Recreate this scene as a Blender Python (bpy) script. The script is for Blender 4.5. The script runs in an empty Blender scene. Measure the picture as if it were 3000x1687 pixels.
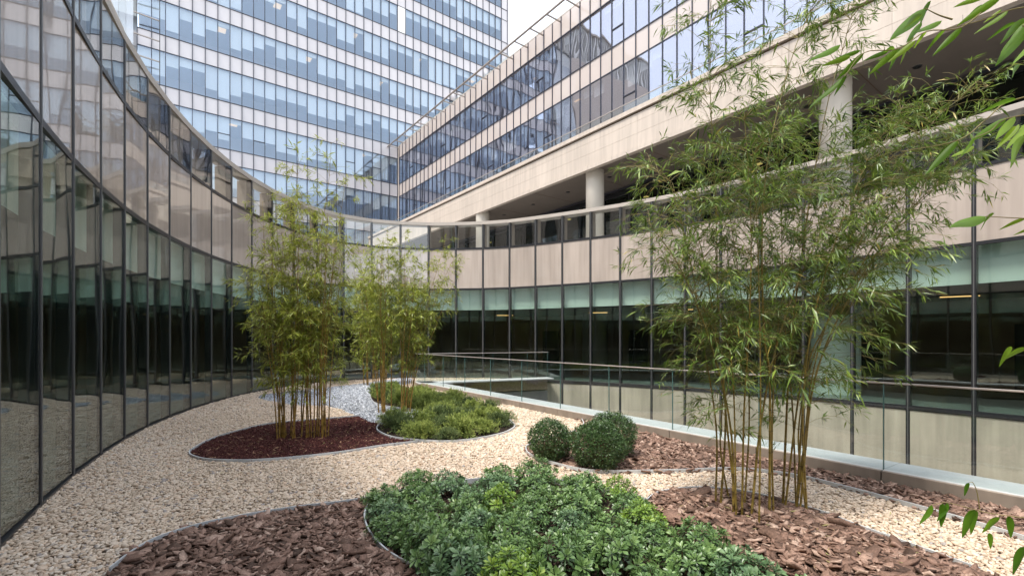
import bpy, bmesh, math, random
import numpy as np
from mathutils import Vector, Matrix
from mathutils.geometry import tessellate_polygon

random.seed(7)
RNG = np.random.default_rng(7)
sc = bpy.context.scene
COL = sc.collection

# ------------------------------------------------------------------ camera, sky, sun, exposure
EYE = 1.75
F = 1390.0            # focal length in the pixels of a 3000 px wide frame
HOR = 995.0           # row of the horizon in that frame
cam_d = bpy.data.cameras.new('camera')
cam = bpy.data.objects.new('camera', cam_d)
COL.objects.link(cam)
cam.location = (0, 0, EYE)
cam.rotation_euler = (math.radians(90), 0, 0)
cam_d.sensor_width = 36.0
cam_d.lens = F / 3000.0 * 36.0
cam_d.shift_y = (HOR - 843.5) / 3000.0
cam_d.clip_start = 0.05
cam_d.clip_end = 3000
sc.camera = cam

SUN_EL, SUN_AZ = math.radians(65), math.radians(226)   # azimuth clockwise from +Y
w = bpy.data.worlds.new('World')
sc.world = w
w.use_nodes = True
nt = w.node_tree
sky = nt.nodes.new('ShaderNodeTexSky')
sky.sky_type = 'NISHITA'
sky.sun_disc = False
sky.sun_elevation = SUN_EL
sky.sun_rotation = SUN_AZ
sky.air_density = 1.0
sky.dust_density = 3.0
sky.ozone_density = 1.0
mixw = nt.nodes.new('ShaderNodeMix')
mixw.data_type = 'RGBA'
mixw.inputs['Factor'].default_value = 0.55       # an even veil of bright high cloud over the blue
nt.links.new(sky.outputs[0], mixw.inputs['A'])
mixw.inputs['B'].default_value = (6.6, 6.9, 7.2, 1)
bg = nt.nodes['Background']
nt.links.new(mixw.outputs['Result'], bg.inputs[0])
bg.inputs[1].default_value = 0.15

sun_d = bpy.data.lights.new('sun', 'SUN')
sun_d.energy = 1.9
sun_d.angle = math.radians(10)
sun_d.color = (1.0, 0.95, 0.87)
sun = bpy.data.objects.new('sun', sun_d)
COL.objects.link(sun)
tosun = Vector((math.sin(SUN_AZ) * math.cos(SUN_EL), math.cos(SUN_AZ) * math.cos(SUN_EL), math.sin(SUN_EL)))
sun.rotation_euler = tosun.to_track_quat('Z', 'Y').to_euler()
sun.location = (0, 0, 60)

sc.view_settings.view_transform = 'Standard'
sc.view_settings.look = 'None'
sc.view_settings.gamma = 1.0
sc.view_settings.use_curve_mapping = False
sc.view_settings.exposure = 1.34
sc.render.engine = 'CYCLES'
cy = sc.cycles
cy.max_bounces = 10
cy.diffuse_bounces = 4
cy.glossy_bounces = 5
cy.transparent_max_bounces = 24
cy.transmission_bounces = 6
cy.caustics_reflective = False
cy.caustics_refractive = False
cy.sample_clamp_indirect = 4.0
cy.use_denoising = True


def G(u, v, z=0.0):
    """pixel of the photograph -> point on a level sheet at height z"""
    T = (EYE - z) * F / (v - HOR)
    return np.array([(u - 1500.0) / F * T, T, z])


def P3(u, v, T):
    return np.array([(u - 1500.0) / F * T, T, EYE + (HOR - v) / F * T])


# ------------------------------------------------------------------ materials
MATS = {}


def new_mat(name):
    m = bpy.data.materials.new(name)
    m.use_nodes = True
    MATS[name] = m
    n = m.node_tree.nodes
    return m, m.node_tree, n, m.node_tree.links


def principled(name, col, rough=0.5, spec=0.5, metal=0.0, noise=None, bump=None, coat=0.0, var=0.0, coat_wave=0.0, wave_scale=1.2, streak=0.0):
    """noise = (scale, amount): colour mottling in world space; var: per-object value variation"""
    m, t, n, l = new_mat(name)
    b = n['Principled BSDF']
    b.inputs['Base Color'].default_value = (*col, 1)
    b.inputs['Roughness'].default_value = rough
    b.inputs['Specular IOR Level'].default_value = spec
    b.inputs['Metallic'].default_value = metal
    b.inputs['Coat Weight'].default_value = coat
    b.inputs['Coat Roughness'].default_value = 0.02
    geo = n.new('ShaderNodeNewGeometry')
    last = None
    if noise:
        tx = n.new('ShaderNodeTexNoise')
        tx.inputs['Scale'].default_value = noise[0]
        tx.inputs['Detail'].default_value = 6
        mp = n.new('ShaderNodeMapping')
        mp.inputs['Scale'].default_value = noise[2] if len(noise) > 2 else (1, 1, 1)
        l.new(geo.outputs['Position'], mp.inputs[0])
        l.new(mp.outputs[0], tx.inputs['Vector'])
        mr = n.new('ShaderNodeMapRange')
        mr.inputs[1].default_value = 0.3
        mr.inputs[2].default_value = 0.7
        mr.inputs[3].default_value = 1 - noise[1]
        mr.inputs[4].default_value = 1 + noise[1]
        l.new(tx.outputs[0], mr.inputs[0])
        last = mr.outputs[0]
    if streak:
        ts_ = n.new('ShaderNodeTexNoise')
        ts_.inputs['Scale'].default_value = 7.0
        ts_.inputs['Detail'].default_value = 4
        mps = n.new('ShaderNodeMapping')
        mps.inputs['Scale'].default_value = (1, 1, 0.06)
        l.new(geo.outputs['Position'], mps.inputs[0])
        l.new(mps.outputs[0], ts_.inputs['Vector'])
        mrs = n.new('ShaderNodeMapRange')
        mrs.inputs[1].default_value = 0.35
        mrs.inputs[2].default_value = 0.62
        mrs.inputs[3].default_value = 1 - streak
        mrs.inputs[4].default_value = 1.0
        l.new(ts_.outputs[0], mrs.inputs[0])
        if last:
            mus = n.new('ShaderNodeMath'); mus.operation = 'MULTIPLY'
            l.new(last, mus.inputs[0]); l.new(mrs.outputs[0], mus.inputs[1])
            last = mus.outputs[0]
        else:
            last = mrs.outputs[0]
    if var:
        oi = n.new('ShaderNodeObjectInfo')
        mr2 = n.new('ShaderNodeMapRange')
        mr2.inputs[3].default_value = 1 - var
        mr2.inputs[4].default_value = 1 + var
        l.new(oi.outputs['Random'], mr2.inputs[0])
        if last:
            mu = n.new('ShaderNodeMath')
            mu.operation = 'MULTIPLY'
            l.new(last, mu.inputs[0])
            l.new(mr2.outputs[0], mu.inputs[1])
            last = mu.outputs[0]
        else:
            last = mr2.outputs[0]
    if last:
        vm = n.new('ShaderNodeVectorMath')
        vm.operation = 'SCALE'
        vm.inputs[0].default_value = col
        l.new(last, vm.inputs['Scale'])
        l.new(vm.outputs[0], b.inputs['Base Color'])
    if bump:
        tb = n.new('ShaderNodeTexNoise')
        tb.inputs['Scale'].default_value = bump[0]
        tb.inputs['Detail'].default_value = 5
        l.new(geo.outputs['Position'], tb.inputs['Vector'])
        bp = n.new('ShaderNodeBump')
        bp.inputs['Strength'].default_value = 1.0
        bp.inputs['Distance'].default_value = bump[1]
        l.new(tb.outputs[0], bp.inputs['Height'])
        l.new(bp.outputs[0], b.inputs['Normal'])
    if coat_wave:
        nrm = wave_normal(n, l, coat_wave, wave_scale)
        l.new(nrm, b.inputs['Coat Normal'])
    return m


def wave_normal(n, l, dist, scale):
    """the slow waviness of heat-strengthened glass"""
    geo = n.new('ShaderNodeNewGeometry')
    oi = n.new('ShaderNodeObjectInfo')
    vm = n.new('ShaderNodeVectorMath')
    vm.operation = 'MULTIPLY_ADD'
    comb = n.new('ShaderNodeCombineXYZ')
    mul = n.new('ShaderNodeMath')
    mul.operation = 'MULTIPLY'
    mul.inputs[1].default_value = 40
    l.new(oi.outputs['Random'], mul.inputs[0])
    for k in range(3):
        l.new(mul.outputs[0], comb.inputs[k])
    vm.inputs[1].default_value = (1, 1, 0.55)
    l.new(geo.outputs['Position'], vm.inputs[0])
    l.new(comb.outputs[0], vm.inputs[2])
    tx = n.new('ShaderNodeTexNoise')
    tx.inputs['Scale'].default_value = scale
    tx.inputs['Detail'].default_value = 1.0
    tx.inputs['Roughness'].default_value = 0.35
    l.new(vm.outputs[0], tx.inputs['Vector'])
    bp = n.new('ShaderNodeBump')
    bp.inputs['Strength'].default_value = 1.0
    bp.inputs['Distance'].default_value = dist
    l.new(tx.outputs[0], bp.inputs['Height'])
    return bp.outputs[0]


def glass(name, tint, f0, refl=(1, 1, 1), wave=0.0, wave_scale=1.2, rough=0.0):
    """sheet glass: tinted see-through plus a Fresnel mirror (Schlick, the same on both faces)"""
    m, t, n, l = new_mat(name)
    n.remove(n['Principled BSDF'])
    out = n['Material Output']
    tr = n.new('ShaderNodeBsdfTransparent')
    tr.inputs[0].default_value = (*tint, 1)
    gl = n.new('ShaderNodeBsdfGlossy')
    gl.inputs['Color'].default_value = (*refl, 1)
    gl.inputs['Roughness'].default_value = rough
    geo = n.new('ShaderNodeNewGeometry')
    dot = n.new('ShaderNodeVectorMath')
    dot.operation = 'DOT_PRODUCT'
    l.new(geo.outputs['Incoming'], dot.inputs[0])
    l.new(geo.outputs['Normal'], dot.inputs[1])
    ab = n.new('ShaderNodeMath'); ab.operation = 'ABSOLUTE'
    l.new(dot.outputs['Value'], ab.inputs[0])
    om = n.new('ShaderNodeMath'); om.operation = 'SUBTRACT'; om.inputs[0].default_value = 1.0
    l.new(ab.outputs[0], om.inputs[1])
    pw = n.new('ShaderNodeMath'); pw.operation = 'POWER'; pw.inputs[1].default_value = 5.0
    l.new(om.outputs[0], pw.inputs[0])
    ma = n.new('ShaderNodeMath'); ma.operation = 'MULTIPLY_ADD'
    ma.inputs[1].default_value = 1 - f0
    ma.inputs[2].default_value = f0
    l.new(pw.outputs[0], ma.inputs[0])
    mx = n.new('ShaderNodeMixShader')
    l.new(ma.outputs[0], mx.inputs[0])
    l.new(tr.outputs[0], mx.inputs[1])
    l.new(gl.outputs[0], mx.inputs[2])
    l.new(mx.outputs[0], out.inputs[0])
    if wave:
        l.new(wave_normal(n, l, wave, wave_scale), gl.inputs['Normal'])
    return m


def emission(name, col, strength):
    m, t, n, l = new_mat(name)
    b = n['Principled BSDF']
    b.inputs['Base Color'].default_value = (*col, 1)
    b.inputs['Emission Color'].default_value = (*col, 1)
    b.inputs['Emission Strength'].default_value = strength
    return m


def ramp_mat(name, stops, rough=0.6, spec=0.4, attr='tint', atype='GEOMETRY', translucent=0.0, noise=None, bump=None):
    """colour picked along a ramp by an attribute of the leaf / stone"""
    m, t, n, l = new_mat(name)
    b = n['Principled BSDF']
    b.inputs['Roughness'].default_value = rough
    b.inputs['Specular IOR Level'].default_value = spec
    at = n.new('ShaderNodeAttribute')
    at.attribute_name = attr
    at.attribute_type = atype
    cr = n.new('ShaderNodeValToRGB')
    els = cr.color_ramp.elements
    while len(els) < len(stops):
        els.new(0.5)
    for e, (p, c) in zip(els, stops):
        e.position = p
        e.color = (*c, 1)
    l.new(at.outputs['Fac'], cr.inputs[0])
    colout = cr.outputs[0]
    if noise:
        geo = n.new('ShaderNodeNewGeometry')
        tx = n.new('ShaderNodeTexNoise')
        tx.inputs['Scale'].default_value = noise[0]
        tx.inputs['Detail'].default_value = 4
        l.new(geo.outputs['Position'], tx.inputs['Vector'])
        mr = n.new('ShaderNodeMapRange')
        mr.inputs[1].default_value = 0.3
        mr.inputs[2].default_value = 0.7
        mr.inputs[3].default_value = 1 - noise[1]
        mr.inputs[4].default_value = 1 + noise[1]
        l.new(tx.outputs[0], mr.inputs[0])
        vm = n.new('ShaderNodeVectorMath'); vm.operation = 'SCALE'
        l.new(colout, vm.inputs[0]); l.new(mr.outputs[0], vm.inputs['Scale'])
        colout = vm.outputs[0]
        if bump:
            bp = n.new('ShaderNodeBump')
            bp.inputs['Distance'].default_value = bump
            l.new(tx.outputs[0], bp.inputs['Height'])
            l.new(bp.outputs[0], b.inputs['Normal'])
    l.new(colout, b.inputs['Base Color'])
    if translucent:
        tl = n.new('ShaderNodeBsdfTranslucent')
        g = n.new('ShaderNodeGamma'); g.inputs[1].default_value = 0.9
        l.new(colout, g.inputs[0])
        l.new(g.outputs[0], tl.inputs[0])
        mx = n.new('ShaderNodeMixShader')
        mx.inputs[0].default_value = translucent
        l.new(b.outputs[0], mx.inputs[1])
        l.new(tl.outputs[0], mx.inputs[2])
        l.new(mx.outputs[0], n['Material Output'].inputs[0])
    return m


principled('frame_dark', (0.035, 0.036, 0.04), 0.35, 0.5, 0.3)
principled('frame_edge', (0.17, 0.17, 0.17), 0.4, 0.5, 0.5)
principled('tower_frame', (0.035, 0.038, 0.055), 0.4)
principled('coping_metal', (0.46, 0.41, 0.36), 0.45, 0.4, noise=(3, 0.06))
principled('post_brown', (0.30, 0.25, 0.21), 0.5, noise=(2, 0.08))
principled('ring_spandrel', (0.46, 0.385, 0.328), 0.55, 0.3, noise=(0.75, 0.13, (1, 1, 0.3)), coat=1.0, var=0.045, coat_wave=0.008, wave_scale=0.8, streak=0.14)  # mottling: rain staining plus uneven reflected light put into the colour
MATS['ring_spandrel'].node_tree.nodes['Principled BSDF'].inputs['Coat IOR'].default_value = 2.0
principled('low_spandrel', (0.43, 0.385, 0.305), 0.6, 0.3, noise=(1.1, 0.2, (1, 1, 0.4)), coat=0.5, var=0.05, streak=0.16)  # mottling paints blotchy shading and dark reflections into the panel colour
principled('tower_spandrel', (0.60, 0.57, 0.575), 0.5, 0.4, coat=0.6, var=0.025, noise=(0.5, 0.02), coat_wave=0.005, wave_scale=0.7)
principled('block_spandrel', (0.50, 0.43, 0.39), 0.5, 0.4, coat=1.0, var=0.025, coat_wave=0.012, wave_scale=0.8)
principled('white_panel', (0.86, 0.85, 0.80), 0.5)
principled('stone', (0.57, 0.495, 0.425), 0.62, 0.35, noise=(0.9, 0.06, (1, 1, 0.35)), var=0.045, bump=(60, 0.001), streak=0.13)
principled('stone_wing', (0.55, 0.47, 0.41), 0.65, 0.3, noise=(0.5, 0.05))
principled('column_plaster', (0.66, 0.61, 0.53), 0.55, 0.35, noise=(1.3, 0.05, (1, 1, 0.3)))
principled('column_clad', (0.84, 0.87, 0.80), 0.5, 0.35, noise=(1.3, 0.03))
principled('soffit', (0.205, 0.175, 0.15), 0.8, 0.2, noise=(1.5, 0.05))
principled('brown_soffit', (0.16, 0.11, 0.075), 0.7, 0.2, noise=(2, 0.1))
principled('roof_felt', (0.30, 0.29, 0.28), 0.9, 0.1, noise=(1, 0.15))
principled('inner_ceiling', (0.76, 0.85, 0.80), 0.7)
principled('bulkhead_white', (0.86, 0.93, 0.88), 0.6)
principled('bulkhead_grey', (0.52, 0.61, 0.56), 0.6)
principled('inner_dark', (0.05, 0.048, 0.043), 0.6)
principled('inner_floor', (0.20, 0.225, 0.215), 0.35, noise=(2, 0.1))
principled('glass_edge', (0.10, 0.19, 0.18), 0.2)
principled('inner_wall', (0.26, 0.18, 0.13), 0.55, noise=(0.6, 0.2))
principled('inner_door', (0.02, 0.02, 0.02), 0.4)
principled('door_metal', (0.55, 0.53, 0.48), 0.3, 0.5, 0.6)
principled('room_wall', (0.56, 0.59, 0.64), 0.7)
principled('block_room', (0.58, 0.56, 0.57), 0.7)
principled('room_ceiling', (0.52, 0.60, 0.70), 0.7)
principled('blind', (0.70, 0.71, 0.70), 0.7, 0.2, var=0.08)
principled('kerb_stone', (0.30, 0.25, 0.205), 0.7, 0.25, noise=(4, 0.10), bump=(120, 0.001), var=0.06, streak=0.15)
principled('kerb_cap', (0.50, 0.505, 0.50), 0.55, 0.3, noise=(5, 0.05), bump=(150, 0.0006), var=0.03)
principled('handrail', (0.46, 0.41, 0.38), 0.4, 0.5, 0.25)
principled('steel_rail', (0.40, 0.35, 0.31), 0.4, 0.5, 0.4)
principled('edging_metal', (0.55, 0.57, 0.58), 0.45, 0.5, 0.1, noise=(6, 0.10))
principled('concrete', (0.28, 0.27, 0.25), 0.85, 0.2, noise=(1.2, 0.15), bump=(30, 0.002))
principled('sand_bed', (0.30, 0.24, 0.175), 0.95, 0.1, noise=(30, 0.35), bump=(60, 0.01))  # sand toned dark, painting in the shade between the pebbles
principled('bark_soil', (0.028, 0.018, 0.014), 0.95, 0.1, noise=(25, 0.4), bump=(50, 0.012))
principled('dark_soil', (0.035, 0.025, 0.020), 0.95, 0.1, noise=(30, 0.5), bump=(60, 0.012))
principled('red_soil', (0.060, 0.024, 0.022), 0.95, 0.1, noise=(40, 0.4), bump=(80, 0.01))
principled('slate_soil', (0.20, 0.21, 0.23), 0.95, 0.1, noise=(35, 0.3), bump=(70, 0.008))
principled('louvre_light', (0.72, 0.70, 0.66), 0.4)
principled('louvre_dark', (0.14, 0.16, 0.17), 0.4)
emission('lamp_warm', (1.0, 0.58, 0.22), 0.8)
emission('lamp_office', (1.0, 0.70, 0.42), 0.3)

glass('ring_glass', (0.84, 0.90, 0.87), 0.10, (0.95, 1.0, 0.98), wave=0.007, wave_scale=0.8)
glass('parapet_glass', (0.93, 0.945, 0.93), 0.06, wave=0.010, wave_scale=0.8)
glass('tower_glass', (0.94, 0.97, 0.99), 0.13, (0.76, 0.87, 1.0), wave=0.006, wave_scale=0.7)
glass('block_glass', (0.91, 0.92, 0.94), 0.28, (0.86, 0.88, 0.98), wave=0.013, wave_scale=0.75)
glass('rail_glass', (0.915, 0.95, 0.942), 0.045)
glass('terrace_glass', (0.50, 0.60, 0.55), 0.05)
glass('frit_glass', (0.86, 0.88, 0.88), 0.22, (1, 1, 1), wave=0.02, wave_scale=2.5)


# ------------------------------------------------------------------ object helpers
def tag(o, label=None, cat=None, group=None, kind=None):
    if label: o['label'] = label
    if cat: o['category'] = cat
    if group: o['group'] = group
    if kind: o['kind'] = kind
    return o


def empty(name, loc=(0, 0, 0), rz=0.0, **kw):
    o = bpy.data.objects.new(name, None)
    COL.objects.link(o)
    o.location = loc
    o.rotation_euler = (0, 0, rz)
    o.empty_display_size = 0.2
    return tag(o, **kw)


def link(name, me, parent=None, loc=(0, 0, 0), rot=(0, 0, 0), scale=(1, 1, 1), **kw):
    o = bpy.data.objects.new(name, me)
    COL.objects.link(o)
    if parent is not None:
        o.parent = parent
        if parent.type == 'MESH':          # a sub-part: given in the frame of the thing, whatever the part's own scale
            o.matrix_parent_inverse = parent.matrix_basis.inverted()
    o.location = loc
    o.rotation_euler = rot
    o.scale = scale
    return tag(o, **kw)


def mesh_data(name, verts, faces, mat, smooth=False):
    me = bpy.data.meshes.new(name)
    me.from_pydata([tuple(map(float, v)) for v in verts], [], [tuple(map(int, f)) for f in faces])
    me.materials.append(MATS[mat])
    if smooth:
        me.polygons.foreach_set('use_smooth', [True] * len(me.polygons))
    me.update()
    return me


def np_mesh(name, verts, faces, mat, tint=None, smooth=False):
    """fast mesh from arrays; faces (N,3) or (N,4)"""
    me = bpy.data.meshes.new(name)
    verts = np.asarray(verts, dtype=np.float32).reshape(-1, 3)
    faces = np.asarray(faces, dtype=np.int32)
    k = faces.shape[1]
    me.vertices.add(len(verts))
    me.vertices.foreach_set('co', verts.ravel())
    me.loops.add(faces.size)
    me.loops.foreach_set('vertex_index', faces.ravel())
    me.polygons.add(len(faces))
    me.polygons.foreach_set('loop_start', np.arange(0, faces.size, k, dtype=np.int32))
    me.polygons.foreach_set('loop_total', np.full(len(faces), k, dtype=np.int32))
    if tint is not None:
        a = me.attributes.new('tint', 'FLOAT', 'POINT')
        a.data.foreach_set('value', np.asarray(tint, dtype=np.float32))
    me.materials.append(MATS[mat])
    if smooth:
        me.polygons.foreach_set('use_smooth', np.ones(len(faces), dtype=bool))
    me.update()
    me.validate()
    return me


CUBES = {}


def cube_data(mat, bevel=0.0):
    key = (mat, bevel)
    if key not in CUBES:
        bm = bmesh.new()
        bmesh.ops.create_cube(bm, size=1.0)
        me = bpy.data.meshes.new('block_' + mat)
        bm.to_mesh(me)
        bm.free()
        me.materials.append(MATS[mat])
        CUBES[key] = me
    return CUBES[key]


def piece(name, parent, mat, c, size, rz=0.0, **kw):
    return link(name, cube_data(mat), parent, c, (0, 0, rz), size, **kw)


def box_arrays(c, size, rz=0.0):
    s = np.array([[x, y, z] for x in (-.5, .5) for y in (-.5, .5) for z in (-.5, .5)]) * np.array(size)
    ca, sa = math.cos(rz), math.sin(rz)
    R = np.array([[ca, -sa, 0], [sa, ca, 0], [0, 0, 1]])
    v = s @ R.T + np.array(c)
    f = np.array([[0, 1, 3, 2], [4, 6, 7, 5], [0, 4, 5, 1], [2, 3, 7, 6], [0, 2, 6, 4], [1, 5, 7, 3]])
    return v, f


def boxes_mesh(name, lst, mat):
    V, Fc, o = [], [], 0
    for c, s, rz in lst:
        v, f = box_arrays(c, s, rz)
        V.append(v); Fc.append(f + o); o += 8
    return np_mesh(name, np.concatenate(V), np.concatenate(Fc), mat)


def tube_arrays(path, radii, n=6):
    path = np.asarray(path, float)
    m = len(path)
    tan = np.gradient(path, axis=0)
    tan /= np.linalg.norm(tan, axis=1)[:, None] + 1e-9
    up = np.array([0.0, 0.0, 1.0]) if abs(tan[0][2]) < 0.9 else np.array([0.0, 1.0, 0.0])
    a = np.cross(tan, up); a /= np.linalg.norm(a, axis=1)[:, None] + 1e-9
    b = np.cross(tan, a)
    th = np.arange(n) * 2 * math.pi / n
    V = path[:, None, :] + np.asarray(radii)[:, None, None] * (np.cos(th)[None, :, None] * a[:, None, :] + np.sin(th)[None, :, None] * b[:, None, :])
    i = np.arange(m - 1)[:, None]
    j = np.arange(n)[None, :]
    j2 = (j + 1) % n
    Fc = np.stack([i * n + j, i * n + j2, (i + 1) * n + j2, (i + 1) * n + j], -1).reshape(-1, 4)
    return V.reshape(-1, 3), Fc


def lathe(name, prof, mat, n=32, smooth=True):
    """prof: list of (radius, z)"""
    V, Fc = [], []
    for r, z in prof:
        for k in range(n):
            a = 2 * math.pi * k / n
            V.append((r * math.cos(a), r * math.sin(a), z))
    for i in range(len(prof) - 1):
        for k in range(n):
            k2 = (k + 1) % n
            Fc.append((i * n + k, i * n + k2, (i + 1) * n + k2, (i + 1) * n + k))
    me = mesh_data(name, V, Fc, mat, smooth)
    return me


def poly_sheet(name, pts, z, mat, thick=0.0):
    """flat polygon (pts: list of (x,y)) as a mesh; optional downward thickness"""
    vs = [Vector((p[0], p[1], 0)) for p in pts]
    tris = tessellate_polygon([vs])
    n = len(pts)
    V = [(p[0], p[1], z) for p in pts]
    Fc = []
    for a, b, c in tris:
        pa, pb, pc = vs[a], vs[b], vs[c]
        if (pb - pa).cross(pc - pa).z < 0:
            b, c = c, b
        Fc.append((a, b, c))
    if thick:
        V += [(p[0], p[1], z - thick) for p in pts]
        Fc += [(a + n, c + n, b + n) for a, b, c in Fc]
        for i in range(n):
            j = (i + 1) % n
            Fc.append((i, j, j + n, i + n))
    return mesh_data(name, V, Fc, mat)


def smooth_closed(pts, per=12):
    """Catmull-Rom through closed control points"""
    pts = np.asarray(pts, float)
    n = len(pts)
    out = []
    for i in range(n):
        p0, p1, p2, p3 = pts[(i - 1) % n], pts[i], pts[(i + 1) % n], pts[(i + 2) % n]
        for k in range(per):
            t = k / per
            out.append(0.5 * ((2 * p1) + (-p0 + p2) * t + (2 * p0 - 5 * p1 + 4 * p2 - p3) * t * t + (-p0 + 3 * p1 - 3 * p2 + p3) * t ** 3))
    return np.array(out)


def smooth_open(pts, per=10):
    pts = np.asarray(pts, float)
    ext = np.vstack([2 * pts[0] - pts[1], pts, 2 * pts[-1] - pts[-2]])
    out = []
    for i in range(1, len(ext) - 2):
        p0, p1, p2, p3 = ext[i - 1], ext[i], ext[i + 1], ext[i + 2]
        for k in range(per):
            t = k / per
            out.append(0.5 * ((2 * p1) + (-p0 + p2) * t + (2 * p0 - 5 * p1 + 4 * p2 - p3) * t * t + (-p0 + 3 * p1 - 3 * p2 + p3) * t ** 3))
    out.append(pts[-1])
    return np.array(out)


def inside(P, poly):
    P = np.asarray(P); poly = np.asarray(poly)
    x, y = P[:, 0], P[:, 1]
    res = np.zeros(len(P), bool)
    n = len(poly)
    j = n - 1
    for i in range(n):
        xi, yi, xj, yj = poly[i][0], poly[i][1], poly[j][0], poly[j][1]
        c = ((yi > y) != (yj > y)) & (x < (xj - xi) * (y - yi) / (yj - yi + 1e-12) + xi)
        res ^= c
        j = i
    return res


# ------------------------------------------------------------------ the courtyard ring (plan of the curved glass wall)
ring_ctrl = [(-4.27, 3.93), (-5.62, 6.08), (-6.90, 8.60), (-7.78, 11.05), (-8.30, 13.4), (-8.48, 15.6), (-8.32, 17.5), (-7.75, 19.3),
             (-6.4, 20.75), (-4.7, 21.4), (-2.8, 21.5), (-0.42, 21.1), (1.79, 20.0), (3.88, 18.75), (5.85, 17.3), (7.7, 15.55),
             (9.31, 13.65), (10.4, 12.1), (11.4, 10.6), (12.9, 7.6), (13.6, 3.6), (13.0, -0.6), (11.0, -4.2), (8.0, -7.0),
             (4.6, -7.2), (1.8, -5.2), (-0.25, -2.2), (-1.5, -0.1), (-2.85, 1.9)]
dense = smooth_closed(ring_ctrl, 24)
seg = np.linalg.norm(np.roll(dense, -1, 0) - dense, axis=1)
cum = np.concatenate([[0], np.cumsum(seg)])
PER = cum[-1]
NB = int(round(PER / 1.25))
loop = np.vstack([dense, dense[:1]])
start = 0.55 * 1.0 + 0.65       # so that a joint falls at (-4.9, 4.93)
ss = (start + np.arange(NB) * PER / NB) % PER
RING = np.stack([np.interp(ss, cum, loop[:, 0]), np.interp(ss, cum, loop[:, 1])], 1)


def off_ring(d):
    prev, nxt = np.roll(RING, 1, 0), np.roll(RING, -1, 0)
    t = nxt - prev
    t /= np.linalg.norm(t, axis=1)[:, None]
    nrm = np.stack([-t[:, 1], t[:, 0]], 1)      # outward, away from the garden
    return RING + d * nrm


def strip(name, d0, d1, z0, z1, mat, parent=None, idx=None, thick=0.0):
    """band between two offsets of the ring plan (z0 at d0, z1 at d1)"""
    a, b = off_ring(d0), off_ring(d1)
    V = [(p[0], p[1], z0) for p in a] + [(p[0], p[1], z1) for p in b]
    Fc = []
    for i in (idx if idx is not None else range(NB)):
        j = (i + 1) % NB
        Fc.append((i, j, NB + j, NB + i))
    me = mesh_data(name, V, Fc, mat)
    return link(name, me, parent)


# the light well
WELL_A = np.array([-3.65, 17.8])
WELL_D = np.array([0.558, -0.830]); WELL_D /= np.linalg.norm(WELL_D)
WELL_N = np.array([-WELL_D[1], WELL_D[0]])    # towards the well


def ray_ring(p, d):
    best = None
    for i in range(NB):
        a, b = RING[i], RING[(i + 1) % NB]
        e = b - a
        den = d[0] * e[1] - d[1] * e[0]
        if abs(den) < 1e-9: continue
        q = a - p
        t = (q[0] * e[1] - q[1] * e[0]) / den
        s = (q[0] * d[1] - q[1] * d[0]) / den
        if t > 1e-6 and 0 <= s <= 1 and (best is None or t < best[0]):
            best = (t, i, s)
    return best


tF, iF, _ = ray_ring(WELL_A, WELL_D)
BACK_D = np.array([1.5, 20.15]) - WELL_A
BACK_D /= np.linalg.norm(BACK_D)
tB, iB, _ = ray_ring(WELL_A, BACK_D)
hitF, hitB = WELL_A + WELL_D * tF, WELL_A + BACK_D * tB
well_bays = [i % NB for i in range(iB, iB + ((iF - iB) % NB) + 1)]

# garden deck: the ring plan less the well
deck = [tuple(hitF)] + [tuple(RING[(iF + 1 + k) % NB]) for k in range((iB - iF) % NB)] + [tuple(hitB), tuple(WELL_A)]
ground = link('ground', poly_sheet('ground', deck, 0.0, 'sand_bed', thick=0.35), kind='structure', label='sandy garden deck under the gravel and planting beds', cat='ground')
V = [(-400, -400, -4.3), (400, -400, -4.3), (400, 400, -4.3), (-400, 400, -4.3)]
link('pavement', mesh_data('pavement', V, [(0, 1, 2, 3)], 'concrete'), kind='structure', label='grey paving at the bottom of the light well', cat='pavement')
link('retaining_wall', boxes_mesh('retaining_wall', [
    ((*(WELL_A + WELL_D * tF / 2 - WELL_N * 0.15), -2.35), (tF, 0.3, 3.9), math.atan2(WELL_D[1], WELL_D[0])),
    ((*(WELL_A + BACK_D * tB / 2 + np.array([-BACK_D[1], BACK_D[0]]) * 0.15), -2.35), (tB, 0.3, 3.9), math.atan2(BACK_D[1], BACK_D[0]))], 'concrete'),
    kind='structure', label='grey concrete wall below the edge of the light well', cat='wall')

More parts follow.
